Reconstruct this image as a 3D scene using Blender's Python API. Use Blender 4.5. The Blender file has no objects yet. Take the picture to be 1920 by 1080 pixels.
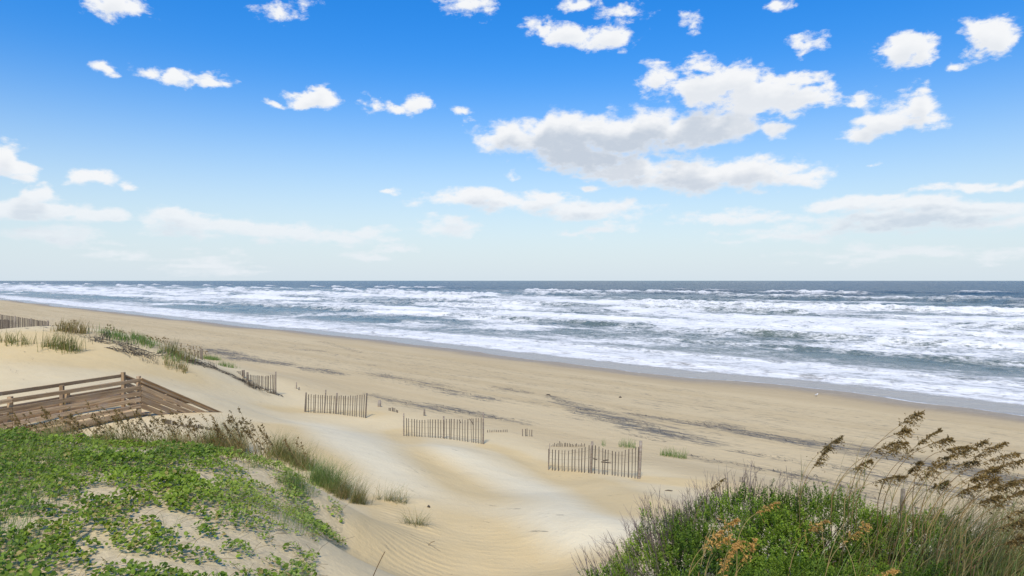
import bpy, math, random
import numpy as np
from mathutils import Vector, Matrix
random.seed(7)
RNG = np.random.default_rng(11)
R = math.radians
SC = bpy.context.scene
COL = SC.collection
F, CX, CY, CAMZ = 1280.0, 960.0, 526.0, 9.0
SQ = math.sqrt(2.0)

# ------------------------------------------------------------------ camera
cam_d = bpy.data.cameras.new('camera')
cam = bpy.data.objects.new('camera', cam_d)
COL.objects.link(cam)
cam.location = (0, 0, CAMZ)
cam.rotation_euler = (R(90), 0, 0)
cam_d.sensor_width = 36
cam_d.lens = 24
cam_d.shift_y = -14 / 1920
cam_d.clip_start = 0.1
cam_d.clip_end = 60000
SC.camera = cam

# ------------------------------------------------------------------ light
SUN_EL, SUN_AZ = 50, 188          # azimuth clockwise from +Y (where the camera looks)
SC.view_settings.view_transform = 'Standard'
SC.view_settings.look = 'None'
SC.view_settings.exposure = 0.56
SC.view_settings.gamma = 1
SC.view_settings.use_curve_mapping = False
sd = bpy.data.lights.new('sun', 'SUN')
sd.energy = 3.15
sd.angle = R(9)
sd.color = (1.0, 0.92, 0.78)
sun = bpy.data.objects.new('sun', sd)
COL.objects.link(sun)
to_sun = Vector((math.sin(R(SUN_AZ)) * math.cos(R(SUN_EL)), math.cos(R(SUN_AZ)) * math.cos(R(SUN_EL)), math.sin(R(SUN_EL))))
sun.rotation_euler = to_sun.to_track_quat('Z', 'Y').to_euler()
SC.render.engine = 'CYCLES'
SC.cycles.use_denoising = True
SC.cycles.max_bounces = 6
SC.cycles.transparent_max_bounces = 4

# ------------------------------------------------------------------ node helper
class NT:
    def __init__(s, tree): s.t = tree; s.n = tree.nodes; s.l = tree.links
    def node(s, typ, **kw):
        n = s.n.new(typ)
        for k, v in kw.items(): setattr(n, k, v)
        return n
    def put(s, sock, v):
        if v is None: return
        if isinstance(v, bpy.types.NodeSocket): s.l.new(v, sock)
        else: sock.default_value = v
    def math(s, op, a, b=None, c=None, clamp=False):
        n = s.node('ShaderNodeMath', operation=op, use_clamp=clamp)
        s.put(n.inputs[0], a); s.put(n.inputs[1], b)
        if c is not None: s.put(n.inputs[2], c)
        return n.outputs[0]
    def vmath(s, op, a, b=None, c=None):
        n = s.node('ShaderNodeVectorMath', operation=op)
        s.put(n.inputs[0], a); s.put(n.inputs[1], b)
        if c is not None: s.put(n.inputs[2], c)
        return n.outputs['Value'] if op in ('LENGTH', 'DOT_PRODUCT', 'DISTANCE') else n.outputs[0]
    def mr(s, v, a, b, c=0.0, d=1.0, smooth=True):
        n = s.node('ShaderNodeMapRange', interpolation_type='SMOOTHSTEP' if smooth else 'LINEAR')
        for i, q in enumerate((v, a, b, c, d)): s.put(n.inputs[i], q)
        return n.outputs[0]
    def mix(s, f, a, b):
        n = s.node('ShaderNodeMix', data_type='RGBA')
        s.put(n.inputs[0], f); s.put(n.inputs[6], a); s.put(n.inputs[7], b)
        return n.outputs[2]
    def noise(s, vec, scale, detail=3, rough=0.5, dist=0.0):
        n = s.node('ShaderNodeTexNoise')
        s.put(n.inputs['Vector'], vec); n.inputs['Scale'].default_value = scale
        n.inputs['Detail'].default_value = detail; n.inputs['Roughness'].default_value = rough
        n.inputs['Distortion'].default_value = dist
        return n.outputs['Fac']
    def mapping(s, vec, scale=(1, 1, 1), rot=(0, 0, 0), loc=(0, 0, 0)):
        n = s.node('ShaderNodeMapping')
        s.put(n.inputs['Vector'], vec)
        n.inputs['Scale'].default_value = scale; n.inputs['Rotation'].default_value = rot; n.inputs['Location'].default_value = loc
        return n.outputs[0]
    def attr(s, name, typ='GEOMETRY'):
        n = s.node('ShaderNodeAttribute', attribute_name=name, attribute_type=typ)
        return n.outputs['Fac']

def c4(r, g, b): return (r, g, b, 1.0)

# ------------------------------------------------------------------ sky with clouds
W = bpy.data.worlds.new('World')
SC.world = W
W.use_nodes = True
nt = W.node_tree
nt.nodes.clear()
g = NT(nt)
out = g.node('ShaderNodeOutputWorld')
bg = g.node('ShaderNodeBackground')
bg.inputs['Strength'].default_value = 0.10
g.l.new(bg.outputs[0], out.inputs[0])
sky = g.node('ShaderNodeTexSky', sky_type='NISHITA')
sky.sun_disc = False
sky.sun_elevation = R(SUN_EL)
sky.sun_rotation = R(SUN_AZ)
sky.altitude = 0
sky.air_density = 1.0
sky.dust_density = 0.6
sky.ozone_density = 2.0
geo = g.node('ShaderNodeNewGeometry')
tc = g.node('ShaderNodeTexCoord')
dirv = g.vmath('NORMALIZE', tc.outputs['Generated'])
sep = g.node('ShaderNodeSeparateXYZ'); g.l.new(dirv, sep.inputs[0])
az = g.math('ARCTAN2', sep.outputs[0], sep.outputs[1])
el = g.math('ARCSINE', sep.outputs[2])
# clouds: px, py, half width, half height, strength, greyness of the base
CL = [
 (220,10,62,30,1,.2),(255,20,40,24,1,.2),(205,132,20,12,.8,.2),(262,136,32,16,.9,.2),(322,150,40,17,1,.2),(398,152,34,16,1,.2),(360,146,30,10,.6,.2),
 (522,22,54,34,1,.2),(590,190,56,26,1.15,.2),(600,172,26,16,1,.2),(527,200,20,8,.6,.2),(690,198,24,18,.7,.2),(752,206,38,14,1,.2),(782,194,32,26,1.1,.2),
 (875,214,16,11,.55,.2),(870,10,58,26,.9,.2),(1005,52,38,28,1.2,.2),(1062,66,62,30,1.2,.2),(1130,70,80,28,1.1,.2),(1160,20,56,30,.9,.2),(1090,8,50,18,.9,.2),
 (1290,46,30,22,.7,.2),(1466,8,34,13,.9,.2),(1515,86,34,24,1.05,.2),(1690,95,50,42,1.2,.2),(1722,112,30,22,.9,.2),(1798,124,20,13,.9,.2),(1862,82,56,42,1.2,.2),(1835,56,40,20,1,.2),
 (1240,142,46,42,1.1,.25),(1300,168,90,38,1.2,.25),(1372,148,66,36,1.2,.25),(1430,180,80,40,1.15,.25),(1500,190,64,34,1.1,.25),(1480,150,56,20,1,.2),(1400,205,90,22,.7,.2),(1300,122,70,16,.8,.2),
 (1450,246,36,26,1,.3),(960,262,60,44,1.2,.8),(1060,262,110,52,1.3,.9),(1180,258,150,56,1.35,.9),(1290,244,120,44,1.3,.8),(1385,240,60,28,1.1,.5),(1230,225,70,36,1.2,.8),
 (1110,300,110,34,1.1,1),(1180,320,90,24,1.1,.6),(1290,332,150,38,1.3,.75),(1400,328,120,34,1.25,.6),(1480,332,84,24,1.1,.5),(1455,312,60,20,1,.5),(1110,350,26,8,.7,.3),
 (1660,228,76,38,1.2,.4),(1620,246,60,24,1.1,.4),(1715,205,52,32,1.1,.3),(1745,222,50,28,1,.3),(1725,176,36,24,.95,.2),(1615,184,26,18,.7,.2),
 (14,300,36,34,1,.3),(40,318,36,16,.9,.3),(170,332,44,24,.85,.4),(232,347,22,8,.7,.3),(84,370,34,22,1.05,.3),(60,376,30,9,.8,.4),
 (50,392,90,14,.8,.6),(190,402,80,20,.95,.6),(110,400,60,12,.7,.7),(320,412,60,20,.9,.7),(430,426,80,16,.85,.7),(360,428,90,22,.7,.9),(560,438,110,18,.75,.7),(640,446,90,16,.6,.8),
 (90,446,90,18,.75,.6),(230,474,50,12,.6,.5),(740,466,50,10,.7,.4),(400,500,70,18,.45,.6),(690,482,40,8,.5,.5),
 (920,376,150,20,1,.8),(1010,372,70,14,.9,.6),(1110,396,100,18,.95,.8),(850,426,56,18,.8,.6),(965,330,14,8,.6,.4),(735,356,12,5,.6,.3),(1110,434,60,9,.6,.4),
 (1655,310,20,6,.6,.3),(1840,352,110,10,.8,.4),(1900,346,60,8,.8,.4),(1600,384,90,18,1,.8),(1700,388,110,14,.85,.9),(1650,376,60,12,1,.5),(1840,396,130,16,.95,.9),(1730,412,230,26,.75,1),(1400,410,120,14,.6,.7),
 (1560,432,180,16,.55,.9),(1880,420,90,10,.8,.6),(1480,446,110,10,.5,.6),(1700,480,160,10,.35,.6),
 # the sky goes on beyond the frame with clouds of the same kind
 (-330,60,150,50,1.1,.3),(-260,330,160,26,.9,.6),(-600,240,170,50,1,.4),(-480,430,300,16,.7,.8),(2260,120,140,50,1.1,.3),(2200,300,150,36,1.1,.5),(2420,400,260,20,.9,.8),(2700,210,200,60,1,.4),
 (300,-260,170,60,1,.3),(900,-330,200,60,1,.3),(1500,-240,190,60,1,.3),(2000,-200,150,60,1,.3),
]
def px_dir(px, py):
    u, v = (px - CX) / F, (CY - py) / F
    return math.atan2(u, 1.0), math.atan2(v, math.hypot(u, 1.0))
STR = 0.10
HORIZON = (.455, .525, .59)
# clear sky: nishita, deepened overhead and paled by sea haze at the horizon
hs = g.node('ShaderNodeHueSaturation'); hs.inputs['Saturation'].default_value = 1.18; hs.inputs['Value'].default_value = 1.0
g.l.new(sky.outputs[0], hs.inputs['Color'])
tint = g.vmath('MULTIPLY', hs.outputs[0], g.mix(g.mr(el, .02, .42), c4(.93, .97, .97), c4(.18, .84, 1.36)))
hz = g.math('POWER', g.mr(el, -0.03, 0.33, 1, 0), 1.35)
skyc = g.mix(g.math('MULTIPLY', hz, .92), tint, c4(*(v / STR for v in HORIZON)))
g.l.new(skyc, bg.inputs['Color'])
W.cycles.sampling_method = 'MANUAL'
W.cycles.sample_map_resolution = 256

# ------------------------------------------------------------------ maths
def smooth(a, b, x):
    t = np.clip((np.asarray(x, float) - a) / (b - a), 0, 1)
    return t * t * (3 - 2 * t)
def _h(i, j, s):
    n = (i.astype(np.int64) * 374761393 + j.astype(np.int64) * 668265263 + s * 974634777) & 0xffffffff
    n = ((n ^ (n >> 13)) * 1274126177) & 0xffffffff
    return ((n ^ (n >> 16)) & 0xffff) / 65535.0
def vn(x, y, s=0):
    x = np.asarray(x, float); y = np.asarray(y, float)
    i, j = np.floor(x), np.floor(y)
    u, v = x - i, y - j
    u = u * u * (3 - 2 * u); v = v * v * (3 - 2 * v)
    i = i.astype(np.int64); j = j.astype(np.int64)
    a = _h(i, j, s) * (1 - u) + _h(i + 1, j, s) * u
    b = _h(i, j + 1, s) * (1 - u) + _h(i + 1, j + 1, s) * u
    return a * (1 - v) + b * v
def fbm(x, y, s=0, o=4):
    r, a, t = 0, 1.0, 0
    for k in range(o):
        r = r + a * vn(x * 2 ** k + 17.3 * k, y * 2 ** k - 9.1 * k, s + k); t += a; a *= .5
    return r / t
def P3(px, py, d): return Vector(((px - CX) / F * d, d, CAMZ - (py - CY) / F * d))
def st(x, y): return (x + y - 81.7) / SQ, (y - x) / SQ

# ------------------------------------------------------------------ terrain
def base_h(s):
    beach = np.where(s > 0, -.06 * s, -.062 * s)
    beach = np.maximum(beach, -3.0)
    beach = beach * (1 - smooth(-36, -40, s)) + 2.4 * smooth(-36, -40, s)
    return beach + 3.0 * smooth(-40, -54, s)
CP = [  # px, py, depth
 (0,1080,6.0),(300,1080,6.3),(560,1080,7.5),(0,940,8),(300,940,8.3),(500,950,9),(600,970,9.4),(0,806,12.5),(200,822,12.4),(400,850,12),(560,872,11.8),(655,930,11.2),(120,860,10.5),
 (700,985,13.2),(640,1060,10.3),(670,1080,10.2),(750,1080,11),(960,1080,11.5),(1060,1080,11.2),(800,960,15),(1000,960,15.5),(1100,960,15),(900,1000,13.6),
 (1022,881,22.5),(1110,887,21.5),(1203,898,20.5),(756,820,27.5),(832,821,26.8),(907,835,26),(571,777,33),(620,773,32.3),(692,784,31.5),
 (464,717,38),(518,738,36),(378,677,38),(0,620,36),(100,613,38),(200,624,38),(320,650,38),(430,690,38.5),
 (0,680,27),(150,692,27),(300,722,27),(400,742,27),(450,760,29),(520,785,28),(600,800,28),
 (350,812,17),(350,790,20),(400,775,22.5),(450,800,20),(560,840,17.5),(650,862,18),(700,905,17),(640,830,21),(800,880,20),(900,850,23.5),(1000,930,18.5),(960,862,23.5),(1100,925,18.5),(1250,935,16.5),
 (1080,1075,10),(1200,1010,11.5),(1320,950,13.5),(730,815,27),(985,865,24.3),
]
CPW = [  # x, y, z hidden or out of frame
 (0,0,5.8),(-6,-4,6.3),(6,-4,6.3),(-10,3,6.4),(1.6,6.6,5.7),(3,7,6.0),(4.5,7,6.1),(6.5,7,6.0),(3,5,6.1),(5,4,6.2),(0.3,7,5.2),(1.2,9.6,4.9),(4.5,10.5,4.7),(8,12,4.2),(7,9.5,5.2),(5,14,3.7),(8,17,3.2),(14,13,3.4),(12,8,5),
 (-11,15,5.0),(-8.6,15.2,5.0),(-12,18,5.05),(-5.5,14.2,4.9),(-4,13.6,4.7),(-16,14,5.6),(-16,20,5.4),(-3,12.5,4.9),
 (-30,38,5.8),(-34,46,5.4),(-24,44,4.6),(-20,42,4.0),(-18,36,5.6),(-20,30,6.0),(-30,28,6.0),(10,18.5,2.75),
]
def _setup():
    pts = [tuple(P3(*c)) for c in CP] + CPW
    for t in (-10, 5, 20, 35, 50, 65, 80):
        for s in (-34.0, -27.0):
            x, y = (s * SQ + 81.7 - t * SQ) / 2, (s * SQ + 81.7 + t * SQ) / 2
            pts.append((x, y, float(base_h(np.array(s)))))
    A = np.array(pts)
    s, _ = st(A[:, 0], A[:, 1])
    res = A[:, 2] - base_h(s)
    n = len(A)
    D = np.hypot(A[:, None, 0] - A[None, :, 0], A[:, None, 1] - A[None, :, 1])
    K = np.where(D > 0, D * D * np.log(D + 1e-9), 0) * .1
    Pm = np.c_[np.ones(n), A[:, 0], A[:, 1]]
    M = np.zeros((n + 3, n + 3)); M[:n, :n] = K + np.eye(n) * .25; M[:n, n:] = Pm; M[n:, :n] = Pm.T
    return A, np.linalg.solve(M, np.r_[res, 0, 0, 0])
RA, RW = _setup()
def gauss(x, y, cx, cy, lx, ly, ang):
    c, s_ = math.cos(ang), math.sin(ang)
    u = (x - cx) * c + (y - cy) * s_; v = -(x - cx) * s_ + (y - cy) * c
    return np.exp(-(u / lx) ** 2 - (v / ly) ** 2)
RELIEF = []
def H(x, y):
    x = np.atleast_1d(np.asarray(x, float)); y = np.atleast_1d(np.asarray(y, float))
    sh = x.shape; x = x.ravel(); y = y.ravel()
    s, t = st(x, y)
    z = base_h(s)
    r = np.hypot(x + 6, y - 18)
    m = np.where((r < 62) & (s < -30))[0]
    for k in range(0, len(m), 40000):
        i = m[k:k + 40000]
        D = np.hypot(x[i, None] - RA[None, :, 0], y[i, None] - RA[None, :, 1])
        v = (np.where(D > 0, D * D * np.log(D + 1e-9), 0) * .1) @ RW[:-3] + RW[-3] + RW[-2] * x[i] + RW[-1] * y[i]
        z[i] += v * smooth(62, 44, r[i]) * smooth(-31, -37, s[i])
    for pts, wd, hgt in RELIEF: z = z + .44 * hgt * seg_mask(x, y, pts, wd)
    far = smooth(30, 70, r)
    z = z + far * smooth(-42, -52, s) * (fbm(x / 14, y / 14, 3, 4) - .5) * 3.2
    dune = smooth(-36, -42, s)
    z = z + dune * ((fbm(x / 2.6, y / 2.6, 5, 3) - .5) * .16 * smooth(4, 9, np.hypot(x, y)))
    z = z + (1 - dune) * (fbm(s / 3.0, t / 11, 8, 3) - .5) * .10 * smooth(0, -6, s)
    z = z + (fbm(s / 50 + 4, t / 22, 9, 3) - .5) * .38 * smooth(-14, -3, s) * smooth(30, 5, s) + (fbm(s / 30 + 4, t / 7, 12, 3) - .5) * .12 * smooth(-10, -3, s) * smooth(20, 5, s)      # scalloped water line
    return z.reshape(sh)
def h1(x, y): return float(H(x, y)[0])
def hit(px, py, d0=4.0, d1=400.0):
    """ground point seen in the direction of a pixel of the photograph, first beyond depth d0"""
    d = np.geomspace(d0, d1, 1500)
    x = (px - CX) / F * d; z = CAMZ - (py - CY) / F * d
    below = np.where(z <= H(x, d))[0]
    k = below[0] if len(below) else len(d) - 1
    return Vector((x[k], d[k], h1(x[k], d[k])))

def wpoly(pts): return [tuple(hit(*p)[:2]) if len(p) == 2 else tuple(P3(*p)[:2]) for p in pts]
def in_poly(x, y, poly):
    c = np.zeros(x.shape, bool)
    n = len(poly)
    for i in range(n):
        x1, y1 = poly[i]; x2, y2 = poly[(i + 1) % n]
        k = ((y1 > y) != (y2 > y)) & (x < (x2 - x1) * (y - y1) / (y2 - y1 + 1e-12) + x1)
        c ^= k
    return c
def seg_mask(x, y, pts, wid, fade=.5):
    """soft mask round a polyline of world points; wid = half width at each point"""
    m = np.zeros(x.shape)
    for i in range(len(pts) - 1):
        (ax, ay), (bx, by) = pts[i][:2], pts[i + 1][:2]
        dx, dy = bx - ax, by - ay
        u = np.clip(((x - ax) * dx + (y - ay) * dy) / (dx * dx + dy * dy + 1e-9), 0, 1)
        d = np.hypot(x - ax - u * dx, y - ay - u * dy)
        w = wid[i] * (1 - u) + wid[i + 1] * u
        m = np.maximum(m, np.exp(-(d / w) ** 2))
    return m

_RL = [(((600, 812), (670, 835), (780, 890), (960, 965), (1080, 1010)), (1.5, 1.7, 1.5, 1.2, .9), .34),
 (((830, 848), (920, 885), (1010, 925), (1110, 985)), (1.2, 1.4, 1.4, 1.0), .32),
 (((1130, 915), (1230, 945)), (1.0, .8), .22),
 (((745, 822), (800, 865), (880, 915), (930, 990)), (.55, .8, .9, 1.0), -.16),
 (((985, 862), (1050, 900), (1130, 940), (1180, 975)), (.5, .7, .8, .8), -.16),
 (((1215, 903), (1300, 912)), (.5, .6), -.08),
 (((745, 940), (790, 945)), (.35, .3), .16), (((760, 985), (800, 990)), (.3, .3), .10)]
RELIEF += [([tuple(hit(px, py)[:2]) for px, py in pts], wd, hh) for pts, wd, hh in _RL]

def mesh_np(name, V, Fc, k, mat, smooth_=False, attrs=None):
    """V (n,3), Fc (m,k) faces of k corners each"""
    me = bpy.data.meshes.new(name)
    V = np.ascontiguousarray(V, np.float32); Fc = np.ascontiguousarray(Fc, np.int32)
    me.vertices.add(len(V)); me.vertices.foreach_set('co', V.ravel())
    me.loops.add(Fc.size); me.loops.foreach_set('vertex_index', Fc.ravel())
    me.polygons.add(len(Fc)); me.polygons.foreach_set('loop_start', np.arange(0, Fc.size, k, dtype=np.int32))
    if smooth_: me.polygons.foreach_set('use_smooth', np.ones(len(Fc), bool))
    for a, v in (attrs or {}).items():
        at = me.attributes.new(a, 'FLOAT', 'POINT'); at.data.foreach_set('value', np.ascontiguousarray(v, np.float32))
    me.update(calc_edges=True)
    if mat: me.materials.append(mat)
    return me
def link(name, data, parent=None, loc=None):
    o = bpy.data.objects.new(name, data); COL.objects.link(o)
    if parent: o.parent = parent
    if loc is not None: o.location = loc
    return o
def tag(o, label=None, cat=None, group=None, kind=None):
    if label: o['label'] = label
    if cat: o['category'] = cat
    if group: o['group'] = group
    if kind: o['kind'] = kind
    return o
def thing(name, label, cat, loc=(0, 0, 0), group=None, rz=0):
    o = link(name, None, None, loc); o.rotation_euler.z = rz
    return tag(o, label, cat, group)

# ------------------------------------------------------------------ materials
def new_mat(name):
    m = bpy.data.materials.new(name); m.use_nodes = True
    q = NT(m.node_tree)
    b = m.node_tree.nodes['Principled BSDF']
    return m, q, b

def sand_material():
    m, q, b = new_mat('sand')
    t = q.node('ShaderNodeTexCoord'); ob = t.outputs['Object']
    sx = q.mapping(ob, rot=(0, 0, R(-45)))               # x runs seaward, y along the shore
    tan, wrack, wet, lit = q.attr('tan'), q.attr('wrack'), q.attr('wet'), q.attr('litter')
    bch = q.attr('beach')
    n_big = q.noise(ob, .22, 4, .55)
    n_med = q.noise(ob, 1.7, 4, .6)
    n_fin = q.noise(ob, 14, 3, .7)
    grain = q.noise(ob, 160, 2, .8)
    pale, tanc = c4(.66, .56, .375), c4(.59, .435, .215)
    f = q.math('ADD', tan, q.math('MULTIPLY_ADD', n_big, .5, -.25))
    f = q.math('ADD', f, q.math('MULTIPLY_ADD', n_med, .22, -.11), None, True)
    col = q.mix(f, pale, tanc)
    # the beach: warmer with faint bands along the shore
    band = q.noise(q.mapping(sx, (.35, .03, 1)), 1.0, 5, .6)
    bcol = q.mix(q.mr(band, .35, .68), c4(.55, .42, .235), c4(.485, .36, .19))
    col = q.mix(bch, col, bcol)
    # dark seaweed and heavy mineral streaks, drawn out along the shore
    str1 = q.noise(q.mapping(sx, (1.5, .16, 1)), 2.0, 6, .68, .4)
    str2 = q.noise(q.mapping(sx, (4.5, .9, 1)), 2.0, 4, .7)
    str3 = q.noise(q.mapping(sx, (9.0, 1.3, 1)), 1.0, 5, .75)
    sw = q.math('ADD', q.math('MULTIPLY', wrack, 1.0), q.math('MULTIPLY_ADD', str1, 2.6, -1.82))
    sw = q.math('ADD', sw, q.math('MULTIPLY_ADD', str2, 2.2, -1.1))
    sw = q.math('ADD', sw, q.math('MULTIPLY_ADD', str3, 1.6, -.8))
    sw = q.mr(sw, -.03, .75)
    col = q.mix(q.math('MULTIPLY', sw, .92), col, c4(.085, .086, .084))
    # leaf litter and stems under the plants
    ls = q.mr(q.math('ADD', lit, q.math('MULTIPLY_ADD', n_fin, 1.6, -1.25)), .0, .5)
    col = q.mix(q.math('MULTIPLY', ls, q.mr(lit, .7, 1.3, .42, .9)), col, c4(.28, .22, .13))
    # small dark specks of shell and straw
    vo = q.node('ShaderNodeTexVoronoi'); q.l.new(q.mapping(ob, (1, 1, 1)), vo.inputs['Vector']); vo.inputs['Scale'].default_value = 2.3
    vr = q.node('ShaderNodeSeparateColor'); q.l.new(vo.outputs['Color'], vr.inputs[0])
    spk = q.math('MULTIPLY', q.mr(vo.outputs['Distance'], .05, .02), q.math('GREATER_THAN', vr.outputs[0], .62))
    col = q.mix(q.math('MULTIPLY', spk, .5), col, c4(.16, .13, .09))
    wc = q.mix(q.mr(n_med, .3, .7), c4(.27, .195, .11), c4(.34, .25, .145))
    col = q.mix(wet, col, wc)
    g2 = q.mix(q.mr(grain, .2, .8, .0, .16, False), col, c4(.35, .28, .19))
    q.l.new(g2, b.inputs['Base Color'])
    q.l.new(q.mr(wet, 0, 1, .95, .42, False), b.inputs['Roughness'])
    b.inputs['Specular IOR Level'].default_value = .25
    # ripples (wind made, in the hollows) plus lumps
    wx = q.node('ShaderNodeTexWave', wave_type='BANDS', bands_direction='Y', wave_profile='SIN')
    q.l.new(q.mapping(ob, rot=(0, 0, R(12))), wx.inputs['Vector'])
    wx.inputs['Scale'].default_value = 1.45; wx.inputs['Distortion'].default_value = 5.0
    wx.inputs['Detail'].default_value = 2.5; wx.inputs['Detail Scale'].default_value = .7
    rip = q.math('MULTIPLY', wx.outputs['Fac'], q.mr(q.math('ADD', q.attr('ripple'), q.math('MULTIPLY_ADD', n_med, .8, -.4)), .15, 1.0, .04, 1))
    rip = q.math('MULTIPLY', rip, q.math('SUBTRACT', 1.0, bch))
    hgt = q.math('ADD', q.math('MULTIPLY', rip, .009), q.math('MULTIPLY', n_fin, .012))
    hgt = q.math('ADD', hgt, q.math('MULTIPLY', n_med, q.mr(bch, 0, 1, .05, .13)))
    hgt = q.math('ADD', hgt, q.math('MULTIPLY', sw, .03))
    bp = q.node('ShaderNodeBump'); bp.inputs['Strength'].default_value = .8; bp.inputs['Distance'].default_value = 1.0
    q.l.new(hgt, bp.inputs['Height']); q.l.new(bp.outputs[0], b.inputs['Normal'])
    return m
M_SAND = sand_material()

def sea_material():
    m, q, b = new_mat('sea_water')
    t = q.node('ShaderNodeTexCoord'); ob = t.outputs['Object']
    sx = q.mapping(ob, rot=(0, 0, R(-45)))
    foam, turb, deep = q.attr('foam'), q.attr('turbid'), q.attr('deep')
    lace = q.noise(q.mapping(sx, (.55, .30, 1)), 1.0, 8, .66, .5)
    lace2 = q.noise(q.mapping(sx, (.09, .035, 1)), 1.0, 5, .6)
    fine = q.noise(q.mapping(sx, (3.0, 1.6, 1)), 1.0, 4, .7)
    v = q.math('ADD', q.math('MULTIPLY_ADD', foam, 1.55, -.80), q.math('MULTIPLY_ADD', lace, 2.7, -1.35))
    v = q.math('ADD', v, q.math('MULTIPLY_ADD', lace2, .9, -.45))
    v = q.math('ADD', v, q.math('MULTIPLY_ADD', fine, 1.9, -.95))
    ff = q.mr(v, -.28, .62)
    wcol = q.mix(deep, c4(.12, .145, .115), c4(.020, .044, .062))
    wcol = q.mix(turb, wcol, c4(.34, .305, .255))
    col = q.mix(ff, wcol, q.mix(q.mr(q.math('ADD', foam, q.math('MULTIPLY_ADD', fine, .5, -.25)), .35, .85), c4(.50, .50, .475), c4(.74, .715, .68)))
    q.l.new(col, b.inputs['Base Color'])
    q.l.new(q.mr(ff, 0, 1, .22, .85, False), b.inputs['Roughness'])
    q.l.new(q.mr(ff, 0, 1, q.mr(q.math('MAXIMUM', deep, turb), 0, 1, .36, .09), .08, False), b.inputs['Specular IOR Level'])
    chop = q.noise(q.mapping(sx, (1.1, .45, 1)), 1.0, 6, .62)
    chop2 = q.noise(q.mapping(sx, (.16, .07, 1)), 1.0, 5, .6)
    hgt = q.math('ADD', q.math('MULTIPLY', chop, .40), q.math('MULTIPLY', chop2, q.mr(deep, 0, 1, .6, 3.0)))
    hgt = q.math('ADD', hgt, q.math('MULTIPLY', ff, .10))
    bp = q.node('ShaderNodeBump'); bp.inputs['Strength'].default_value = 1; bp.inputs['Distance'].default_value = 1
    q.l.new(hgt, bp.inputs['Height']); q.l.new(bp.outputs[0], b.inputs['Normal'])
    return m
M_SEA = sea_material()

def leaf_material(name, dark, light, dry, rough=.5, transl=.35, drych=.08):
    m, q, b = new_mat(name)
    tone = q.attr('tone')
    mid = tuple((a + c) / 2 for a, c in zip(dark, light))
    r = q.node('ShaderNodeValToRGB'); q.l.new(tone, r.inputs[0])
    e = r.color_ramp.elements
    e[0].position = 0; e[0].color = c4(*dry); e[1].position = 1; e[1].color = c4(*light)
    for p, c in ((drych, dry), (drych + .03, dark), (.6, mid)):
        x = e.new(p); x.color = c4(*c)
    g3 = q.node('ShaderNodeNewGeometry')
    big = q.noise(g3.outputs['Position'], .9, 3, .6)
    col = q.mix(q.mr(big, .35, .65, .0, .35), r.outputs[0], c4(light[0] * 1.15, light[1] * 1.0, light[2] * .9))
    q.l.new(col, b.inputs['Base Color']); b.inputs['Roughness'].default_value = rough
    b.inputs['Specular IOR Level'].default_value = .2
    tr = q.node('ShaderNodeBsdfTranslucent')
    hsn = q.node('ShaderNodeHueSaturation'); q.l.new(col, hsn.inputs['Color']); hsn.inputs['Value'].default_value = 1.7; hsn.inputs['Saturation'].default_value = 1.1
    q.l.new(hsn.outputs[0], tr.inputs['Color'])
    mx = q.node('ShaderNodeMixShader'); mx.inputs[0].default_value = transl
    q.l.new(b.outputs[0], mx.inputs[1]); q.l.new(tr.outputs[0], mx.inputs[2])
    q.l.new(mx.outputs[0], m.node_tree.nodes['Material Output'].inputs[0])
    return m
M_VINE = leaf_material('vine_leaf', (.040, .090, .008), (.235, .325, .040), (.36, .27, .10))
M_ELDER = leaf_material('elder_leaf', (.12, .18, .035), (.31, .38, .10), (.33, .25, .11))
M_BUSH = leaf_material('bush_leaf', (.035, .080, .008), (.24, .34, .038), (.20, .14, .06), drych=.03)
M_GRASS = leaf_material('dune_grass_blade', (.075, .09, .025), (.21, .22, .07), (.30, .215, .095), drych=.25)
M_GGRASS = leaf_material('green_grass_blade', (.07, .12, .03), (.18, .26, .07), (.32, .25, .11), drych=.10)
M_STEM = leaf_material('oat_stem', (.16, .10, .04), (.34, .25, .10), (.10, .055, .025), drych=.35, transl=.1)
M_OAT = leaf_material('oat_spikelet', (.11, .075, .024), (.27, .19, .065), (.07, .045, .018), drych=.3, transl=.25)
M_GOLD = leaf_material('golden_oat_spikelet', (.30, .175, .05), (.56, .38, .13), (.15, .085, .03), drych=.2, transl=.35)
M_TWIG = leaf_material('bare_twig', (.12, .085, .085), (.24, .18, .17), (.07, .045, .04), drych=.3, transl=0)
M_STRAW = leaf_material('straw', (.05, .045, .035), (.20, .16, .10), (.03, .03, .028), drych=.4, transl=0)

def wood_material(name, ca, cb, cc, zs=1.0):
    m, q, b = new_mat(name)
    t = q.node('ShaderNodeTexCoord')
    oi = q.node('ShaderNodeObjectInfo')
    off = q.vmath('MULTIPLY', oi.outputs['Random'], (7.0, 13.0, 29.0))
    p = q.vmath('ADD', t.outputs['Object'], off)
    grain = q.noise(q.mapping(p, (1.2, 30, 30)), 1.0, 5, .65, .3)
    blot = q.noise(p, 2.5, 4, .6)
    col = q.mix(q.mr(grain, .35, .68), c4(*ca), c4(*cb))
    col = q.mix(q.math('MULTIPLY', q.mr(blot, .45, .75), .7), col, c4(*cc))
    hsn = q.node('ShaderNodeHueSaturation'); q.l.new(col, hsn.inputs['Color'])
    q.l.new(q.mr(oi.outputs['Random'], 0, 1, .70, 1.25, False), hsn.inputs['Value'])
    q.l.new(hsn.outputs[0], b.inputs['Base Color']); b.inputs['Roughness'].default_value = .85
    b.inputs['Specular IOR Level'].default_value = .2
    bp = q.node('ShaderNodeBump'); bp.inputs['Strength'].default_value = .5; bp.inputs['Distance'].default_value = .01
    q.l.new(grain, bp.inputs['Height']); q.l.new(bp.outputs[0], b.inputs['Normal'])
    return m
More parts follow.
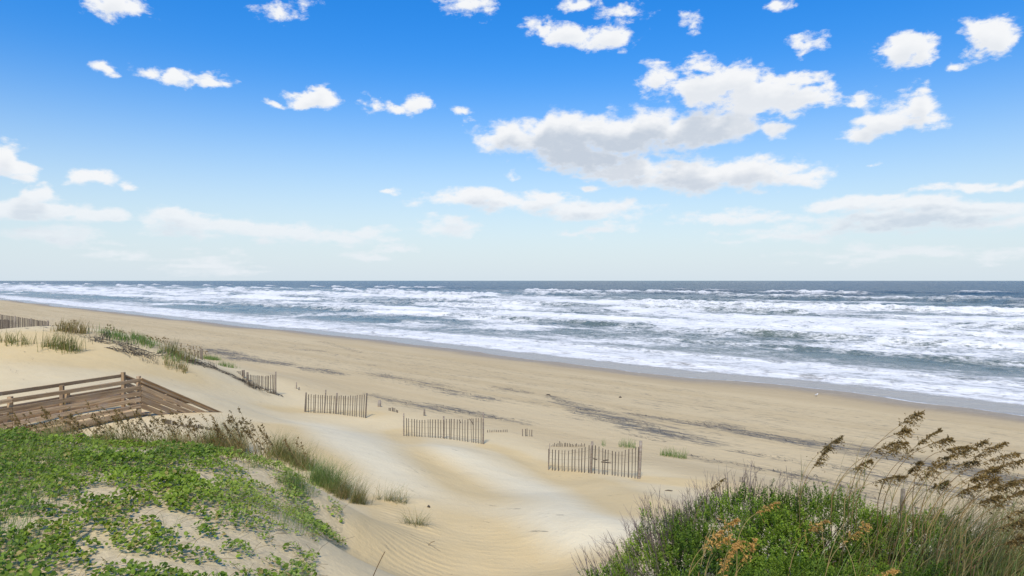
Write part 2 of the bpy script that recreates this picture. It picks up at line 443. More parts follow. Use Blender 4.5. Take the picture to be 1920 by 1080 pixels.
M_SLAT = wood_material('weathered_slat_wood', (.105, .08, .058), (.20, .16, .12), (.15, .125, .105))
M_POST = wood_material('weathered_post_wood', (.17, .13, .095), (.30, .245, .19), (.22, .19, .16))
M_RAIL = wood_material('railing_wood', (.27, .17, .09), (.53, .36, .20), (.34, .265, .20))
M_DECK = wood_material('deck_board_wood', (.38, .25, .14), (.56, .40, .23), (.50, .39, .25))
m_, q_, b_ = new_mat('rusty_wire'); M_WIRE = m_
q_.l.new(q_.mix(q_.noise(None, 30, 2), c4(.08, .055, .04), c4(.16, .12, .10)), b_.inputs['Base Color']); b_.inputs['Roughness'].default_value = .7

# ------------------------------------------------------------------ ground sheet
def az_grid(n_in):
    a = np.concatenate([np.linspace(-180, -50, 44)[:-1], np.linspace(-50, -38, 40)[:-1], np.linspace(-38, 38, n_in), np.linspace(38, 50, 40)[1:], np.linspace(50, 180, 44)[1:]])
    return np.radians(a)
def polar(r, a):
    X = (r[:, None] * np.sin(a)[None, :]); Y = (r[:, None] * np.cos(a)[None, :])
    nr, na = X.shape
    i, j = np.meshgrid(np.arange(nr - 1), np.arange(na - 1), indexing='ij')
    b0 = (i * na + j).ravel()
    return X.ravel(), Y.ravel(), np.c_[b0, b0 + 1, b0 + na + 1, b0 + na]
def water_shift(x, y):
    return 0
a = az_grid(680)
r = np.concatenate([[.0, 1, 2], np.geomspace(3, 90, 250), np.geomspace(92, 400, 60)[:], np.geomspace(420, 30000, 30)])
X, Y, Fq = polar(r, a)
s_, t_ = st(X, Y)
Z = H(X, Y)
# tan of the hollows between blown drifts: partly coarser sand, partly painted shade
def wp(*pts): return [tuple(hit(px, py)[:2]) for px, py in pts]
tan = np.zeros(len(X))
for pts, wd, k in (
    (((770, 1078), (770, 1030), (770, 990), (745, 960), (700, 940)), (.8, .8, .7, .5, .4), 1.0),
    (((880, 1060), (920, 980), (860, 900), (790, 850), (745, 810)), (1.6, 1.5, 1.1, .7, .5), .75),
    (((1180, 960), (1110, 910), (1040, 885), (960, 850), (915, 838)), (1.0, .8, .6, .45, .4), .8),
    (((1400, 920), (1300, 905), (1215, 900)), (1.0, .5, .4), .8),
    (((600, 860), (560, 830), (520, 800)), (.9, .9, .7), .7),
    (((1050, 1070), (1150, 1060)), (1.2, 1.0), .5),
    (((20, 640), (150, 672), (300, 690)), (2.4, 2.2, 1.8), .75), (((520, 768), (560, 770), (700, 775)), (.9, .7, .7), .5)):
    tan = np.maximum(tan, seg_mask(X, Y, wp(*pts), np.array(wd) * 1.1) * k)
for pts, wd, k in (
    (((600, 800), (660, 830), (760, 900), (960, 960), (1100, 1000)), (1.2, 1.3, 1.0, .7, .6), .7),
    (((800, 835), (900, 880), (1000, 920), (1120, 980)), (1.0, 1.1, 1.1, .9), .7),):
    tan = tan - seg_mask(X, Y, wp(*pts), np.array(wd) * 1.1) * k * .95
tan = np.clip(tan + .58, 0, 1)
ripple = seg_mask(X, Y, wp((800, 1078), (775, 1030), (770, 990), (740, 960)), (.9, .9, .8, .5))
ripple = np.maximum(ripple, seg_mask(X, Y, wp((790, 880), (765, 850), (745, 815)), (.8, .7, .5)))
ripple = np.maximum(ripple, .8 * seg_mask(X, Y, wp((1400, 925), (1330, 910)), (.8, .5)))
ripple = np.maximum(ripple, .5 * seg_mask(X, Y, wp((900, 1000), (960, 1070), (1050, 1070)), (1.0, 1.0, .8)))
wr = np.zeros(len(X))
WRACK = (
    (((0, 600), (120, 612), (300, 640), (420, 664)), (1.5, 1.5, 2.2, 1.5), .55),
    (((400, 655), (450, 672), (545, 685)), (.9, 1.3, .6), .95),
    (((560, 688), (600, 694), (640, 702)), (.5, .8, .5), .9), (((560, 655), (600, 658)), (1.2, 1.0), .6),
    (((700, 700), (790, 718), (850, 735), (925, 752)), (.7, 1.0, .8, .5), .72),
    (((690, 740), (800, 762), (880, 775), (985, 795)), (.35, .8, .7, .3), .85),
    (((930, 726), (1000, 738)), (.6, .4), .7),
    (((1025, 742), (1080, 762), (1130, 780), (1250, 812), (1330, 830)), (.3, .6, 1.0, .8, .5), .9),
    (((1180, 775), (1300, 795), (1480, 825), (1640, 850), (1900, 900)), (.25, .45, .75, .9, .9), .95),
    (((1270, 790), (1380, 800)), (.5, .4), .7),
    (((1380, 845), (1480, 862), (1560, 875), (1900, 950)), (.2, .4, .5, .9), .7),
    (((1290, 855), (1420, 880), (1600, 915)), (.3, .55, .6), .62),
    (((1170, 812), (1250, 830)), (.3, .25), .6), (((600, 640), (680, 662)), (.8, .5), .5), (((1500, 890), (1900, 1000)), (.5, .8), .6))
for pts, wd, k in WRACK:
    wr = np.maximum(wr, seg_mask(X, Y, wp(*pts), np.array(wd) * 2.4) * k)
wr = np.maximum(wr, .40 * smooth(-32, -28, s_) * smooth(-8, -14, s_))
wr = np.maximum(wr, .42 * smooth(60, 100, np.hypot(X, Y)) * smooth(-36, -30, s_) * smooth(-20, -25, s_))
wl = Z - .10
wet = smooth(.52, .14, Z + (fbm(s_ / 3, t_ / 9, 21, 3) - .5) * .10)
wet = np.maximum(wet, .22 * smooth(.75, .40, Z)) * (s_ > -25)
bch = smooth(-40.5, -36.5, s_ + (fbm(X / 4, Y / 4, 4, 3) - .5) * 4)
VINE_POLY = [tuple(P3(*p)[:2]) for p in ((-900, 1080, 6), (-900, 820, 12.5), (0, 806, 12.6), (200, 822, 12.4), (400, 850, 12.1), (520, 862, 12), (640, 930, 11.3), (650, 960, 10.3), (600, 1010, 9), (590, 1120, 7.0), (500, 1100, 6.0), (200, 1300, 4.6), (-900, 1300, 3.5))]
inv = in_poly(X, Y, VINE_POLY).astype(float)
lit = inv * .75 + gauss(X, Y, 3.4, 6.6, 3.0, 1.8, 0) * 1.9
lit = np.maximum(lit, seg_mask(X, Y, wp((150, 625), (330, 665), (430, 700), (500, 740)), (1.5, 1.6, .9, .4)) * .95)
me = mesh_np('sand', np.c_[X, Y, Z], Fq, 4, M_SAND, True, dict(tan=tan, ripple=ripple, wrack=wr, wet=wet, beach=bch, litter=np.clip(lit, 0, 1.6)))
tag(link('sand_ground', me), 'pale tan beach and dune sand with dark seaweed streaks along the shore', None, None, 'structure')

# ------------------------------------------------------------------ sea
rs = np.concatenate([1.0 / np.linspace(1 / 34.0, 1 / 1600.0, 520), np.geomspace(1750, 30000, 26)])
a = az_grid(620)
X, Y, Fq = polar(rs, a)
s_, t_ = st(X, Y)
wob = (fbm(t_ / 55, s_ / 200, 31, 3) - .5)
sw_ = s_ + wob * 16 * smooth(4, 40, s_)
Z = np.zeros(len(X)); foam = np.zeros(len(X)); turb = np.maximum(smooth(30, 8, s_) * .45, smooth(12, 5, s_))
for k, (s0, amp, wdt, fm, fw, thr) in enumerate((
    (8, .18, 2.2, .35, 5, .3), (15, .22, 2.0, .5, 4, .42), (31, .35, 3.0, .45, 5, .50), (50, .85, 4.0, .75, 9, .40), (73, .55, 4, .6, 9, .45), (98, .7, 5, .6, 12, .4), (128, .9, 5, .8, 14, .38), (165, 1.1, 6, .9, 16, .40),
    (212, 1.4, 7, .9, 17, .42), (262, 1.6, 8, .95, 18, .45), (325, 1.7, 8, .95, 20, .46), (392, 1.7, 9, .95, 20, .52), (470, 1.4, 10, .9, 15, .62), (560, 1.2, 11, .8, 12, .68), (670, 1.1, 12, .8, 12, .70), (800, 1.0, 12, .8, 14, .72), (960, 1.0, 13, .8, 16, .74), (1200, 1.0, 14, .8, 18, .75))):
    sc_ = s0 + (fbm(t_ / (30 + s0 * .25), k * 7.7 + 0 * t_, 40 + k, 3) - .5) * (4 + s0 * .11)
    m = smooth(thr - .15, thr + .15, fbm(t_ / (26 + s0 * .18), k * 3.1 + 0 * t_, 60 + k, 2))
    u = s_ - sc_
    prof = np.where(u < 0, np.exp(-(u / (wdt * .45)) ** 2), np.exp(-(u / (wdt * 1.5)) ** 2))
    amp *= 1.0 + .55 * (s0 > 90)
    Z += amp * prof * (.35 + .65 * m)
    rough_ = (fbm(s_ / 1.3, t_ / 1.3, 90, 3) - .5)
    Z += amp * prof * m * rough_ * .5
    # broken white water on and behind the crest
    fo = np.where(u < 0, np.exp(-(u / (wdt * .55)) ** 2), np.exp(-(u / fw) ** 2))
    foam = np.maximum(foam, fo * m * fm * 1.05)
    # the dark steep face in front of each crest
    foam -= .40 * np.exp(-((u + wdt * .9) / (wdt * .7)) ** 2) * (1 - .6 * m) * smooth(20, 40, s0)
bro = .45 + .40 * smooth(1.2, 3.4, s_) * smooth(20, 13, s_)
bro = bro + .37 * smooth(48, 60, sw_) * smooth(260, 150, sw_)
bro = bro + .22 * smooth(15, 20, sw_) * smooth(60, 50, sw_) - .40 * smooth(17, 26, sw_) * smooth(54, 42, sw_) * smooth(.40, .66, fbm(t_ / 34, s_ / 24, 77, 2))
bro = bro * smooth(520, 300, s_ + (fbm(t_ / 90, s_ / 90, 12, 3) - .5) * 260) - .25 * smooth(300, 520, s_)
bro = bro + (fbm(s_ / 12, t_ / 30, 15, 4) - .5) * 1.15 * smooth(12, 30, s_)
foam = np.maximum(foam, bro + np.minimum(foam, 0) * .9)
edge = H(X, Y) if False else None
near = np.where(s_ < 30)[0]
gz = np.full(len(X), -3.0); gz[near] = H(X[near], Y[near])
Z += (fbm(s_ / 2.2, t_ / 4.5, 50, 4) - .5) * .85 * smooth(10, 45, s_) + (fbm(s_ / .9, t_ / 1.8, 52, 3) - .5) * .18 * smooth(4, 30, s_)
Z += (fbm(s_ / 9, t_ / 26, 55, 3) - .5) * 1.2 * smooth(60, 300, s_)
Z = Z * smooth(0, 9, s_ + 1) + .07 + (fbm(t_ / 7, s_ / 9, 5, 3) - .5) * .10 * smooth(9, 3, s_)
depth = Z - gz
thin = smooth(.0, .30, depth)
foam = np.where(depth < .45, foam * smooth(.14, .34, depth), foam)
foam = np.maximum(foam, .72 * np.exp(-((depth - .012) / .016) ** 2))
foam = np.clip(foam, -.2, 1.1)
Z = Z - 4.0e-3 * 0
keep = (s_ > -12)
kf = keep[Fq].all(axis=1)
Fq = Fq[kf]
use = np.zeros(len(X), bool); use[Fq.ravel()] = True
idx = np.cumsum(use) - 1
me = mesh_np('sea', np.c_[X, Y, Z][use], idx[Fq], 4, M_SEA, True, dict(foam=foam[use], turbid=turb[use], deep=smooth(180, 480, s_)[use]))
tag(link('sea_water', me), 'choppy grey-green sea with white surf breaking towards the beach', None, None, 'structure')

# ------------------------------------------------------------------ clouds of the sky: a shell of broken cumulus far beyond the sea
def clouds():
    aa = np.radians(np.concatenate([np.linspace(-80, -40, 90)[:-1], np.linspace(-40, 40, 860), np.linspace(40, 80, 90)[1:]]))
    ee = np.radians(np.concatenate([np.linspace(-.05, 25, 300), np.linspace(25, 50, 60)[1:]]))
    A_, E_ = np.meshgrid(aa, ee)
    A_, E_ = A_.ravel(), E_.ravel()
    def field(az, el, soft=False):
        w = 26
        az2 = az + (fbm(az * w, el * w * 1.6, 1, 4) - .5) * .036
        el2 = el + (fbm(az * w + 50, el * w * 1.6, 2, 4) - .5) * .020
        acc = np.full(az.shape, -2.0); gy = np.zeros(az.shape); gw = np.full(az.shape, 1e-6)
        for (px, py, hw, hh, st_, gr) in CL:
            a0, e0 = px_dir(px, py)
            rx = abs(px_dir(px + hw, py)[0] - px_dir(px - hw, py)[0]) / 2 * 1.0
            ry = abs(px_dir(px, py - hh)[1] - px_dir(px, py + hh)[1]) / 2 * 1.0
            if py > 365: rx *= 1.0; ry *= 1.12
            m = np.where((np.abs(az2 - a0) < rx * 3) & (np.abs(el2 - e0) < ry * 3))[0]
            if not len(m): continue
            de = (el2[m] - e0) / ry
            de = np.where(de < 0, de * 1.25, de)           # flatter bases
            v = st_ * (1 - np.hypot((az2[m] - a0) / rx, de))
            wq = np.exp(np.clip(v, -2, 2) * 7); gy[m] += wq * gr; gw[m] += wq
            c = acc[m]; h = np.clip(.15 - np.abs(v - c), 0, 1) / .15
            acc[m] = np.maximum(v, c) + h * h * .15 * .25
        yy = 11.5 * np.log(np.maximum(el, 0) + .035)
        n = fbm(az * 34, yy * 1.25, 7, 6) * .75 + fbm(az * 11 + 5, yy * .4, 8, 3) * .25
        field.grey = gy / gw
        return acc * 1.15 + (n - .5) * (1.45 + .5 * smooth(.05, .2, el)) + .06 + .14 * smooth(.16, .08, el)
    d = field(A_, E_); grey = field.grey.copy()
    up_ = np.zeros(len(A_))
    for k, wgt in ((.006, .8), (.014, 1.0), (.024, 1.0), (.038, .8)):
        up_ += wgt * np.clip(field(A_ + k * .25, E_ + k), 0, 1.1)
    up_ /= 3.6
    Rr = 24000.0
    V = np.c_[np.sin(A_) * np.cos(E_) * Rr, np.cos(A_) * np.cos(E_) * Rr, np.sin(E_) * Rr + CAMZ]
    na, ne = len(aa), len(ee)
    i, j = np.meshgrid(np.arange(ne - 1), np.arange(na - 1), indexing='ij')
    b0 = (i * na + j).ravel()
    Fq = np.c_[b0, b0 + 1, b0 + na + 1, b0 + na]
    Fq = Fq[(d[Fq] > -.45).any(axis=1)]
    use = np.zeros(len(V), bool); use[Fq.ravel()] = True; idx = np.cumsum(use) - 1
    m, q, b = new_mat('cloud_vapour')
    q.n.remove(b)
    t = q.node('ShaderNodeNewGeometry')
    dv = q.vmath('NORMALIZE', t.outputs['Position'])
    dv = q.mapping(dv, (1, 1, 1.9))
    fn = q.noise(dv, 75, 7, .62, .2)
    dens, over, low = q.attr('dens'), q.attr('over'), q.attr('low')
    dd = q.math('ADD', dens, q.math('MULTIPLY_ADD', fn, 1.05, -.525))
    tear = q.noise(dv, 34, 8, .68, .3)
    dd = q.math('ADD', dd, q.math('MULTIPLY', q.math('MULTIPLY_ADD', tear, 2.4, -1.25), q.mr(q.attr('grey'), .15, .6, 1.0, .25, False)))
    al = q.math('MULTIPLY', q.mr(dd, -.14, .72), low)
    sh = q.math('ADD', q.mr(over, .16, .80), q.math('MULTIPLY_ADD', fn, .6, -.30), None, True)
    sh = q.math('MULTIPLY', sh, q.mr(q.attr('grey'), .15, .9, .30, 1.0, False))
    thick = q.mr(dd, .1, 1.1)
    col = q.mix(q.math('MULTIPLY', sh, q.mr(thick, 0, 1, .5, 1)), c4(.625, .635, .65), c4(.385, .43, .495))  # grey undersides: cloud self-shading baked into the emission colour
    col = q.mix(q.mr(low, .72, 1.0, .40, 0), col, c4(.51, .56, .61))
    em = q.node('ShaderNodeEmission'); q.l.new(col, em.inputs[0]); em.inputs[1].default_value = 1.0
    tr = q.node('ShaderNodeBsdfTransparent')
    mx = q.node('ShaderNodeMixShader'); q.l.new(al, mx.inputs[0]); q.l.new(tr.outputs[0], mx.inputs[1]); q.l.new(em.outputs[0], mx.inputs[2])
    q.l.new(mx.outputs[0], m.node_tree.nodes['Material Output'].inputs[0])
    m.cycles.emission_sampling = 'NONE'
    me = mesh_np('sky', V[use], idx[Fq], 4, m, True, dict(dens=d[use], grey=grey[use], over=up_[use], low=(.72 + .28 * smooth(.02, .15, E_))[use]))
    tag(link('sky', me), 'white and grey broken cumulus clouds in the blue sky over the sea', None, None, 'structure')
clouds()
# ------------------------------------------------------------------ builders for plants
def norm(v): return v / (np.linalg.norm(v, axis=-1, keepdims=True) + 1e-9)
class Acc:
    """collects triangles and quads with a tone per vertex, built as one mesh"""
    def __init__(s): s.V = []; s.F = []; s.T = []; s.n = 0
    def add(s, V, Fc, tone):
        V = np.asarray(V, float).reshape(-1, 3); s.V.append(V)
        s.F.append(np.asarray(Fc, int).reshape(-1, 3) + s.n); s.T.append(np.broadcast_to(tone, (len(V),)).astype(float)); s.n += len(V)
    def mesh(s, name, mat, origin=(0, 0, 0), smooth_=False):
        return mesh_np(name, np.concatenate(s.V) - np.array(origin)[None, :], np.concatenate(s.F), 3, mat, smooth_, dict(tone=np.concatenate(s.T)))
def leaves(acc, P, N, D, size, tone, tmpl='round', cup=.18):
    """P centres, N normals, D directions of the tip, one leaf each"""
    n = len(P)
    X_ = norm(np.cross(D, N)); D = norm(np.cross(N, X_)); N = norm(N)
    if tmpl == 'round':
        k = 6; an = np.linspace(0, 2 * np.pi, k, endpoint=False) + .2
        T = np.c_[np.cos(an), np.sin(an) * .95, np.full(k, 1.0)]; T = np.r_[[[0, 0, 0]], T]
        Fc = np.array([[0, 1 + i, 1 + (i + 1) % k] for i in range(k)])
    elif tmpl == 'long':
        T = np.array([[0, -1, 0], [.34, -.1, .7], [.26, .5, .5], [0, 1, -.3], [-.26, .5, .5], [-.34, -.1, .7]])
        Fc = np.array([[0, 1, 5], [1, 2, 4], [1, 4, 5], [2, 3, 4]])
    else:
        T = np.array([[0, -1, 0], [.36, .25, .6], [0, 1, 0], [-.36, .25, .6]])
        Fc = np.array([[0, 1, 2], [0, 2, 3]])
    sz = np.broadcast_to(size, (n,))[:, None, None]
    cu = cup * RNG.uniform(.2, 1.8, (n, 1, 1))
    V = P[:, None, :] + sz * (T[None, :, 0:1] * X_[:, None, :] + T[None, :, 1:2] * D[:, None, :] + cu * T[None, :, 2:3] * N[:, None, :])
    k = len(T)
    Fa = Fc[None] + (np.arange(n) * k)[:, None, None]
    acc.add(V, Fa, np.repeat(np.broadcast_to(tone, (n,)), k))
def blades(acc, B, az, L, bend, w, tone, seg=5, lean=None, up=.25):
    """curved ribbons: B bases, az direction they fall to, L length, bend 0..1.6"""
    n = len(B)
    az = np.broadcast_to(az, (n,)); L = np.broadcast_to(L, (n,)); bend = np.broadcast_to(bend, (n,)); w = np.broadcast_to(w, (n,))
    d = np.c_[np.cos(az), np.sin(az)]
    p = B.astype(float).copy(); th = RNG.uniform(.02, up, n)
    side = np.c_[-d[:, 1], d[:, 0], np.zeros(n)]
    tw = RNG.uniform(-.9, .9, n)
    side = side * np.cos(tw)[:, None] + np.c_[d * np.sin(tw)[:, None], np.zeros(n)]
    rows = []
    for k in range(seg + 1):
        ww = w * (1 - (k / seg) ** 1.6) * .5 + .0004
        rows.append(p - side * ww[:, None]); rows.append(p + side * ww[:, None])
        st_ = L / seg
        p = p + np.c_[d * (np.sin(th) * st_)[:, None], np.cos(th) * st_]
        th = th + bend / seg * (.5 + k / seg)
    V = np.stack(rows, 1)
    k = V.shape[1]
    Fc = []
    for i in range(seg):
        q = 2 * i; Fc += [[q, q + 1, q + 3], [q, q + 3, q + 2]]
    Fa = np.array(Fc)[None] + (np.arange(n) * k)[:, None, None]
    acc.add(V, Fa, np.repeat(np.broadcast_to(tone, (n,)), k))
def tube(acc, pts, rad, tone, k=4):
    pts = np.array(pts, float); m = len(pts)
    T = norm(np.gradient(pts, axis=0))
    a_ = norm(np.cross(T, np.array([.3, .5, .81]))); b2 = np.cross(T, a_)
    an = np.arange(k) * 2 * np.pi / k
    rad = np.broadcast_to(rad, (m,))
    V = pts[:, None] + rad[:, None, None] * (np.cos(an)[None, :, None] * a_[:, None] + np.sin(an)[None, :, None] * b2[:, None])
    Fc = []
    for i in range(m - 1):
        for j in range(k):
            a0, a1 = i * k + j, i * k + (j + 1) % k
            Fc += [[a0, a1, a1 + k], [a0, a1 + k, a0 + k]]
    for j in range(1, k - 1): Fc += [[0, j + 1, j], [(m - 1) * k, (m - 1) * k + j, (m - 1) * k + j + 1]]
    acc.add(V, Fc, tone)
def bez(p0, p1, p2, n):
    t = np.linspace(0, 1, n)[:, None]
    return (1 - t) ** 2 * np.array(p0)[None] + 2 * t * (1 - t) * np.array(p1)[None] + t * t * np.array(p2)[None]

def box_mesh(name, L, w, h, mat, bev=.004, rag=0.0):
    """a board along x with chamfered long edges and slightly uneven ends"""
    V, Fc = [], []
    sec = [(-w / 2 + bev, -h / 2), (w / 2 - bev, -h / 2), (w / 2, -h / 2 + bev), (w / 2, h / 2 - bev), (w / 2 - bev, h / 2), (-w / 2 + bev, h / 2), (-w / 2, h / 2 - bev), (-w / 2, -h / 2 + bev)]
    ns = 4
    for i in range(ns):
        x = -L / 2 + L * i / (ns - 1)
        dy, dz = (random.uniform(-rag, rag), random.uniform(-rag, rag))
        for (y, z) in sec:
            V.append((x + (random.uniform(-rag, rag) if i in (0, ns - 1) else 0), y + dy, z + dz))
    for i in range(ns - 1):
        for j in range(8):
            a0, a1 = i * 8 + j, i * 8 + (j + 1) % 8
            Fc.append((a0, a1, a1 + 8, a0 + 8))
    Fc.append(tuple(range(7, -1, -1))); Fc.append(tuple(range((ns - 1) * 8, ns * 8)))
    me = bpy.data.meshes.new(name); me.from_pydata(V, [], Fc); me.update(); me.materials.append(mat)
    return me
def place_between(o, a_, b2, roll=0.0):
    """turn an x-long object so that it lies from a_ towards b2 (centre between)"""
    a_, b2 = Vector(a_), Vector(b2)
    d = (b2 - a_).normalized()
    side = Vector((0, 0, 1)).cross(d)
    if side.length < .2: side = Vector((1, 0, 0))
    side.normalize(); upv = d.cross(side)
    M = Matrix((d, side, upv)).transposed().to_4x4()
    M = M @ Matrix.Rotation(roll, 4, 'X')
    M.translation = (a_ + b2) / 2
    if o.parent is not None: M = Matrix.Translation(-Vector(o.parent.location)) @ M
    o.matrix_basis = M

# ------------------------------------------------------------------ wooden beach walkway with railings
def walkway():
    A0, A1 = Vector((-12.2, 16.6, 0)), Vector((-10.93, 19.98, 0))       # near railing
    B0, B1 = Vector((-13.05, 17.55, 0)), Vector((-11.87, 20.85, 0))      # far railing
    ZD, ZR = 5.08, 6.12
    d = (A1 - A0).normalized()
    root = thing('beach_walkway', 'weathered wooden beach walkway with slatted railings, its stairs sinking into the dune sand', 'walkway', (A1.x, A1.y, ZD))
    def board(name, p, q_, w, h, mat, roll=0, label=None):
        o = link(name, box_mesh(name, (Vector(q_) - Vector(p)).length, w, h, mat, min(w, h) * .12, .0025), root)
        place_between(o, p, q_, roll)
        if label: o['label'] = label
        return o
    def V(p, z): return Vector((p.x, p.y, z))
    SL = .50
    for (P0, P1, far) in ((A0, A1, 0), (B0, B1, 1)):
        back = P0 - d * 5.0
        mid = P0 + (P1 - P0) * (.40 if not far else .44)
        # posts
        for p, top in ((P0, ZR + .06), (mid, ZR - .04), (P1, ZR + .08)):
            if far and p is P0: continue
            s = .10
            board('post', V(p, 4.3), V(p, top), s, s, M_RAIL)
            for zz in ((.18, .95) if (not far and p is P1) else ()):
                pass
        off = Vector((-d.y, d.x, 0)) * (.075 if not far else -.075) * -1
        # level rails
        zs = [ZR - .03, ZR - .245, ZR - .42, ZR - .60, ZR - .78]
        for i, z in enumerate(zs):
            hh = .10 if i == 0 else .112
            th = .04
            board('rail', V(P0 + off, z) + d * .0, V(P1 + off, z), th, hh, M_RAIL)
            b0 = V(back + off, z); board('rail', b0, V(P0 + off - d * .01, z), th, hh, M_RAIL)
        # stair rails running down to the sand
        Ls = 4.3 if far else 4.0
        for i, z in enumerate(zs):
            e = P1 + d * Ls
            board('stair_rail', V(P1 + off + d * .02, z), V(e + off, z - Ls * SL), .04, .135, M_RAIL)
        cap0 = V(P1 + off, ZR + .02); board('stair_handrail', cap0, V(P1 + off + d * Ls, ZR + .02 - Ls * SL), .13, .035, M_RAIL)
        for q2 in ((1.55, 3.1) if far else (1.45, )):
            p = P1 + d * q2
            board('post', V(p, 3.6), V(p, ZR - .06 - q2 * SL), .09, .09, M_RAIL)
    # far end and side deck boards
    n = 62; L0 = -5.0
    W = B0 - A0; perp = Vector((-d.y, d.x, 0)); wd = W.dot(perp)
    mat_mesh = [box_mesh('deck_board', wd + .10, .138, .035, M_DECK, .004, .002) for _ in range(5)]
    x = -5.0; k = 0
    while x < 3.75:
        p = A0 + d * x
        o = link('deck_board', mat_mesh[k % 5], root)
        place_between(o, V(p + perp * -.05, ZD + random.uniform(-.004, .004)), V(p + perp * (wd + .05), ZD))
        x += .148; k += 1
    # stair treads
    for i in range(7):
        p = A1 + d * (.2 + i * .29)
        for jj in range(2):
            o = link('stair_tread', mat_mesh[(i + jj) % 5], root)
            pp = p + d * jj * .142
            place_between(o, V(pp, ZD - .02 - .155 * i), V(pp + perp * wd, ZD - .02 - .155 * i))
    for sgn, P in ((0, A0), (1, B0)):
        b0 = P - d * 5; b1 = P + d * 3.75
        board('beam', V(b0, ZD - .14), V(b1, ZD - .14), .04, .22, M_DECK)
    # wide lower skirt boards seen beneath the rails
    for i, z in enumerate((ZD + .10, ZD - .36)):
        o1 = Vector((-d.y, d.x, 0)) * -.10
        board('skirt_board', V(A0 - d * 5 + o1, z), V(A1 + o1, z), .035, .13, M_DECK)
    # the short landing rail linking both sides behind the corner posts
    return root
walkway()

# ------------------------------------------------------------------ sand fences
SLATS = [box_mesh('slat', 1.25, .044, .012, M_SLAT, .003, .003) for _ in range(6)]
def lerp_poly(pts, u):
    """pts (px, py[, d]) with u 0..1 along the horizontal run"""
    x0, x1 = pts[0][0], pts[-1][0]; x = x0 + (x1 - x0) * u
    for i in range(len(pts) - 1):
        a_, b2 = pts[i], pts[i + 1]
        if x <= b2[0] or i == len(pts) - 2:
            t = (x - a_[0]) / (b2[0] - a_[0] + 1e-9)
            return x, a_[1] + (b2[1] - a_[1]) * t
def fence(name, label, base, dep, tops, n, posts, wires=(.22, .55, .85), lean=0.0, jit=.012, group='slatted sand fences along the dune foot', miss=(), skew=0.0, broken=(), buried=4.5):
    """base: two pixel x at given depths; tops: pixel line of the slat tops"""
    xa, xb = base
    if dep is None:
        da, db = hit(xa, tops[0][1] + buried, 14).y, hit(xb, tops[-1][1] + buried, 14).y
    else: da, db = dep
    def at(u):
        d = 1 / ((1 - u) / da + u / db); return (xa + (xb - xa) * u), d
    pm, dm = at(.5)
    x, y = (pm - CX) / F * dm, dm
    root = thing(name, label, 'fence', (x, y, h1(x, y)), group)
    tips = []
    for i in range(n):
        if i in miss: continue
        u = (i + .5) / n + random.uniform(-.12, .12) / n
        px, d = at(u)
        x = (px - CX) / F * d
        _, ty = lerp_poly(tops, u)
        zt = CAMZ - (ty - CY) / F * d + random.gauss(0, jit)
        zg = h1(x, d)
        o = link('slat', random.choice(SLATS), root)
        ln = lean + random.gauss(0, .022)
        top = Vector((x, d, zt)); bot = top - Vector((ln, skew * random.random(), 1)).normalized() * 1.25
        place_between(o, bot, top, math.atan2(db - da, (xb - xa) / F * (da + db) / 2) + math.pi / 2 + random.gauss(0, .12))
        o.matrix_basis = Matrix.Translation((0, 0, 0)) @ o.matrix_basis
        tips.append((Vector((x, d, zg)), top, ln))
    for (px, ty, u, rad) in posts:
        _, d = at(u)
        d2 = d + .03
        x = (px - CX) / F * d2
        zt = CAMZ - (ty - CY) / F * d2
        ac = Acc()
        zb = h1(x, d2) - .3
        k = 7
        pts = [(x + lean * (z_ - zt) + random.uniform(-.004, .004), d2, z_) for z_ in np.linspace(zb, zt, 5)]
        tube(ac, pts, np.linspace(rad * 1.08, rad, 5), .5, k)
        me = ac.mesh('post', M_POST, root.location)
        link('post', me, root)
    for h_ in wires:
        ac = Acc()
        pts = [tuple(g_.lerp(Vector((g_.x + (t_.z - g_.z) * l_, g_.y, t_.z)), h_) + Vector((0, -.012 if i % 2 else .012, random.uniform(-.008, .008)))) for i, (g_, t_, l_) in enumerate(tips)]
        if len(pts) > 1:
            tube(ac, pts, .0028, .4, 3)
            link('wire', ac.mesh('wire', M_WIRE, root.location), root)
    for (pa, pb, d) in broken:
        o = link('broken_slat', box_mesh('broken_slat', (P3(pa[0], pa[1], d) - P3(pb[0], pb[1], d)).length, .036, .011, M_SLAT, .003, .003), root)
        place_between(o, P3(pa[0], pa[1], d), P3(pb[0], pb[1], d), 1.4)
    return root
fence('sand_fence', 'slatted sand fence nearest the camera, with two thick posts and sagging slat tops', (1026, 1202), (22.5, 20.5),
      ((1026, 840), (1040, 843), (1062, 845), (1085, 842), (1108, 834), (1120, 836), (1135, 843), (1162, 847), (1185, 841), (1202, 837)), 28,
      ((1031, 832, .03, .014), (1110.5, 828, .48, .040), (1201.5, 827, .99, .046)), lean=.05, broken=(((1127, 866), (1146, 868), 21.6), ((1130, 864), (1141, 862), 21.5), ((1112, 860), (1120, 862), 21.7)))
fence('sand_fence', 'middle slatted sand fence of the row, a thin post rising at each end', (759, 905), (27.5, 26),
      ((759, 784), (790, 788), (832, 786), (870, 787), (905, 783)), 29,
      ((757, 775, .0, .024), (832, 780, .5, .030), (906, 774, 1, .030)), lean=.0, broken=(((880, 785), (888, 796), 26.2), ((884, 784), (886, 797), 26.2), ((861, 787), (864, 793), 26.4)))
fence('sand_fence', 'slatted sand fence on an arched drift beyond the straw grass of the vine dune', (573, 691), (33, 31.5),
      ((573, 739), (590, 740), (632, 742), (660, 742), (691, 739)), 27,
      ((574, 736, .01, .035), (611, 731, .33, .030), (632, 737, .5, .040), (688, 737, .97, .03)), lean=.06)
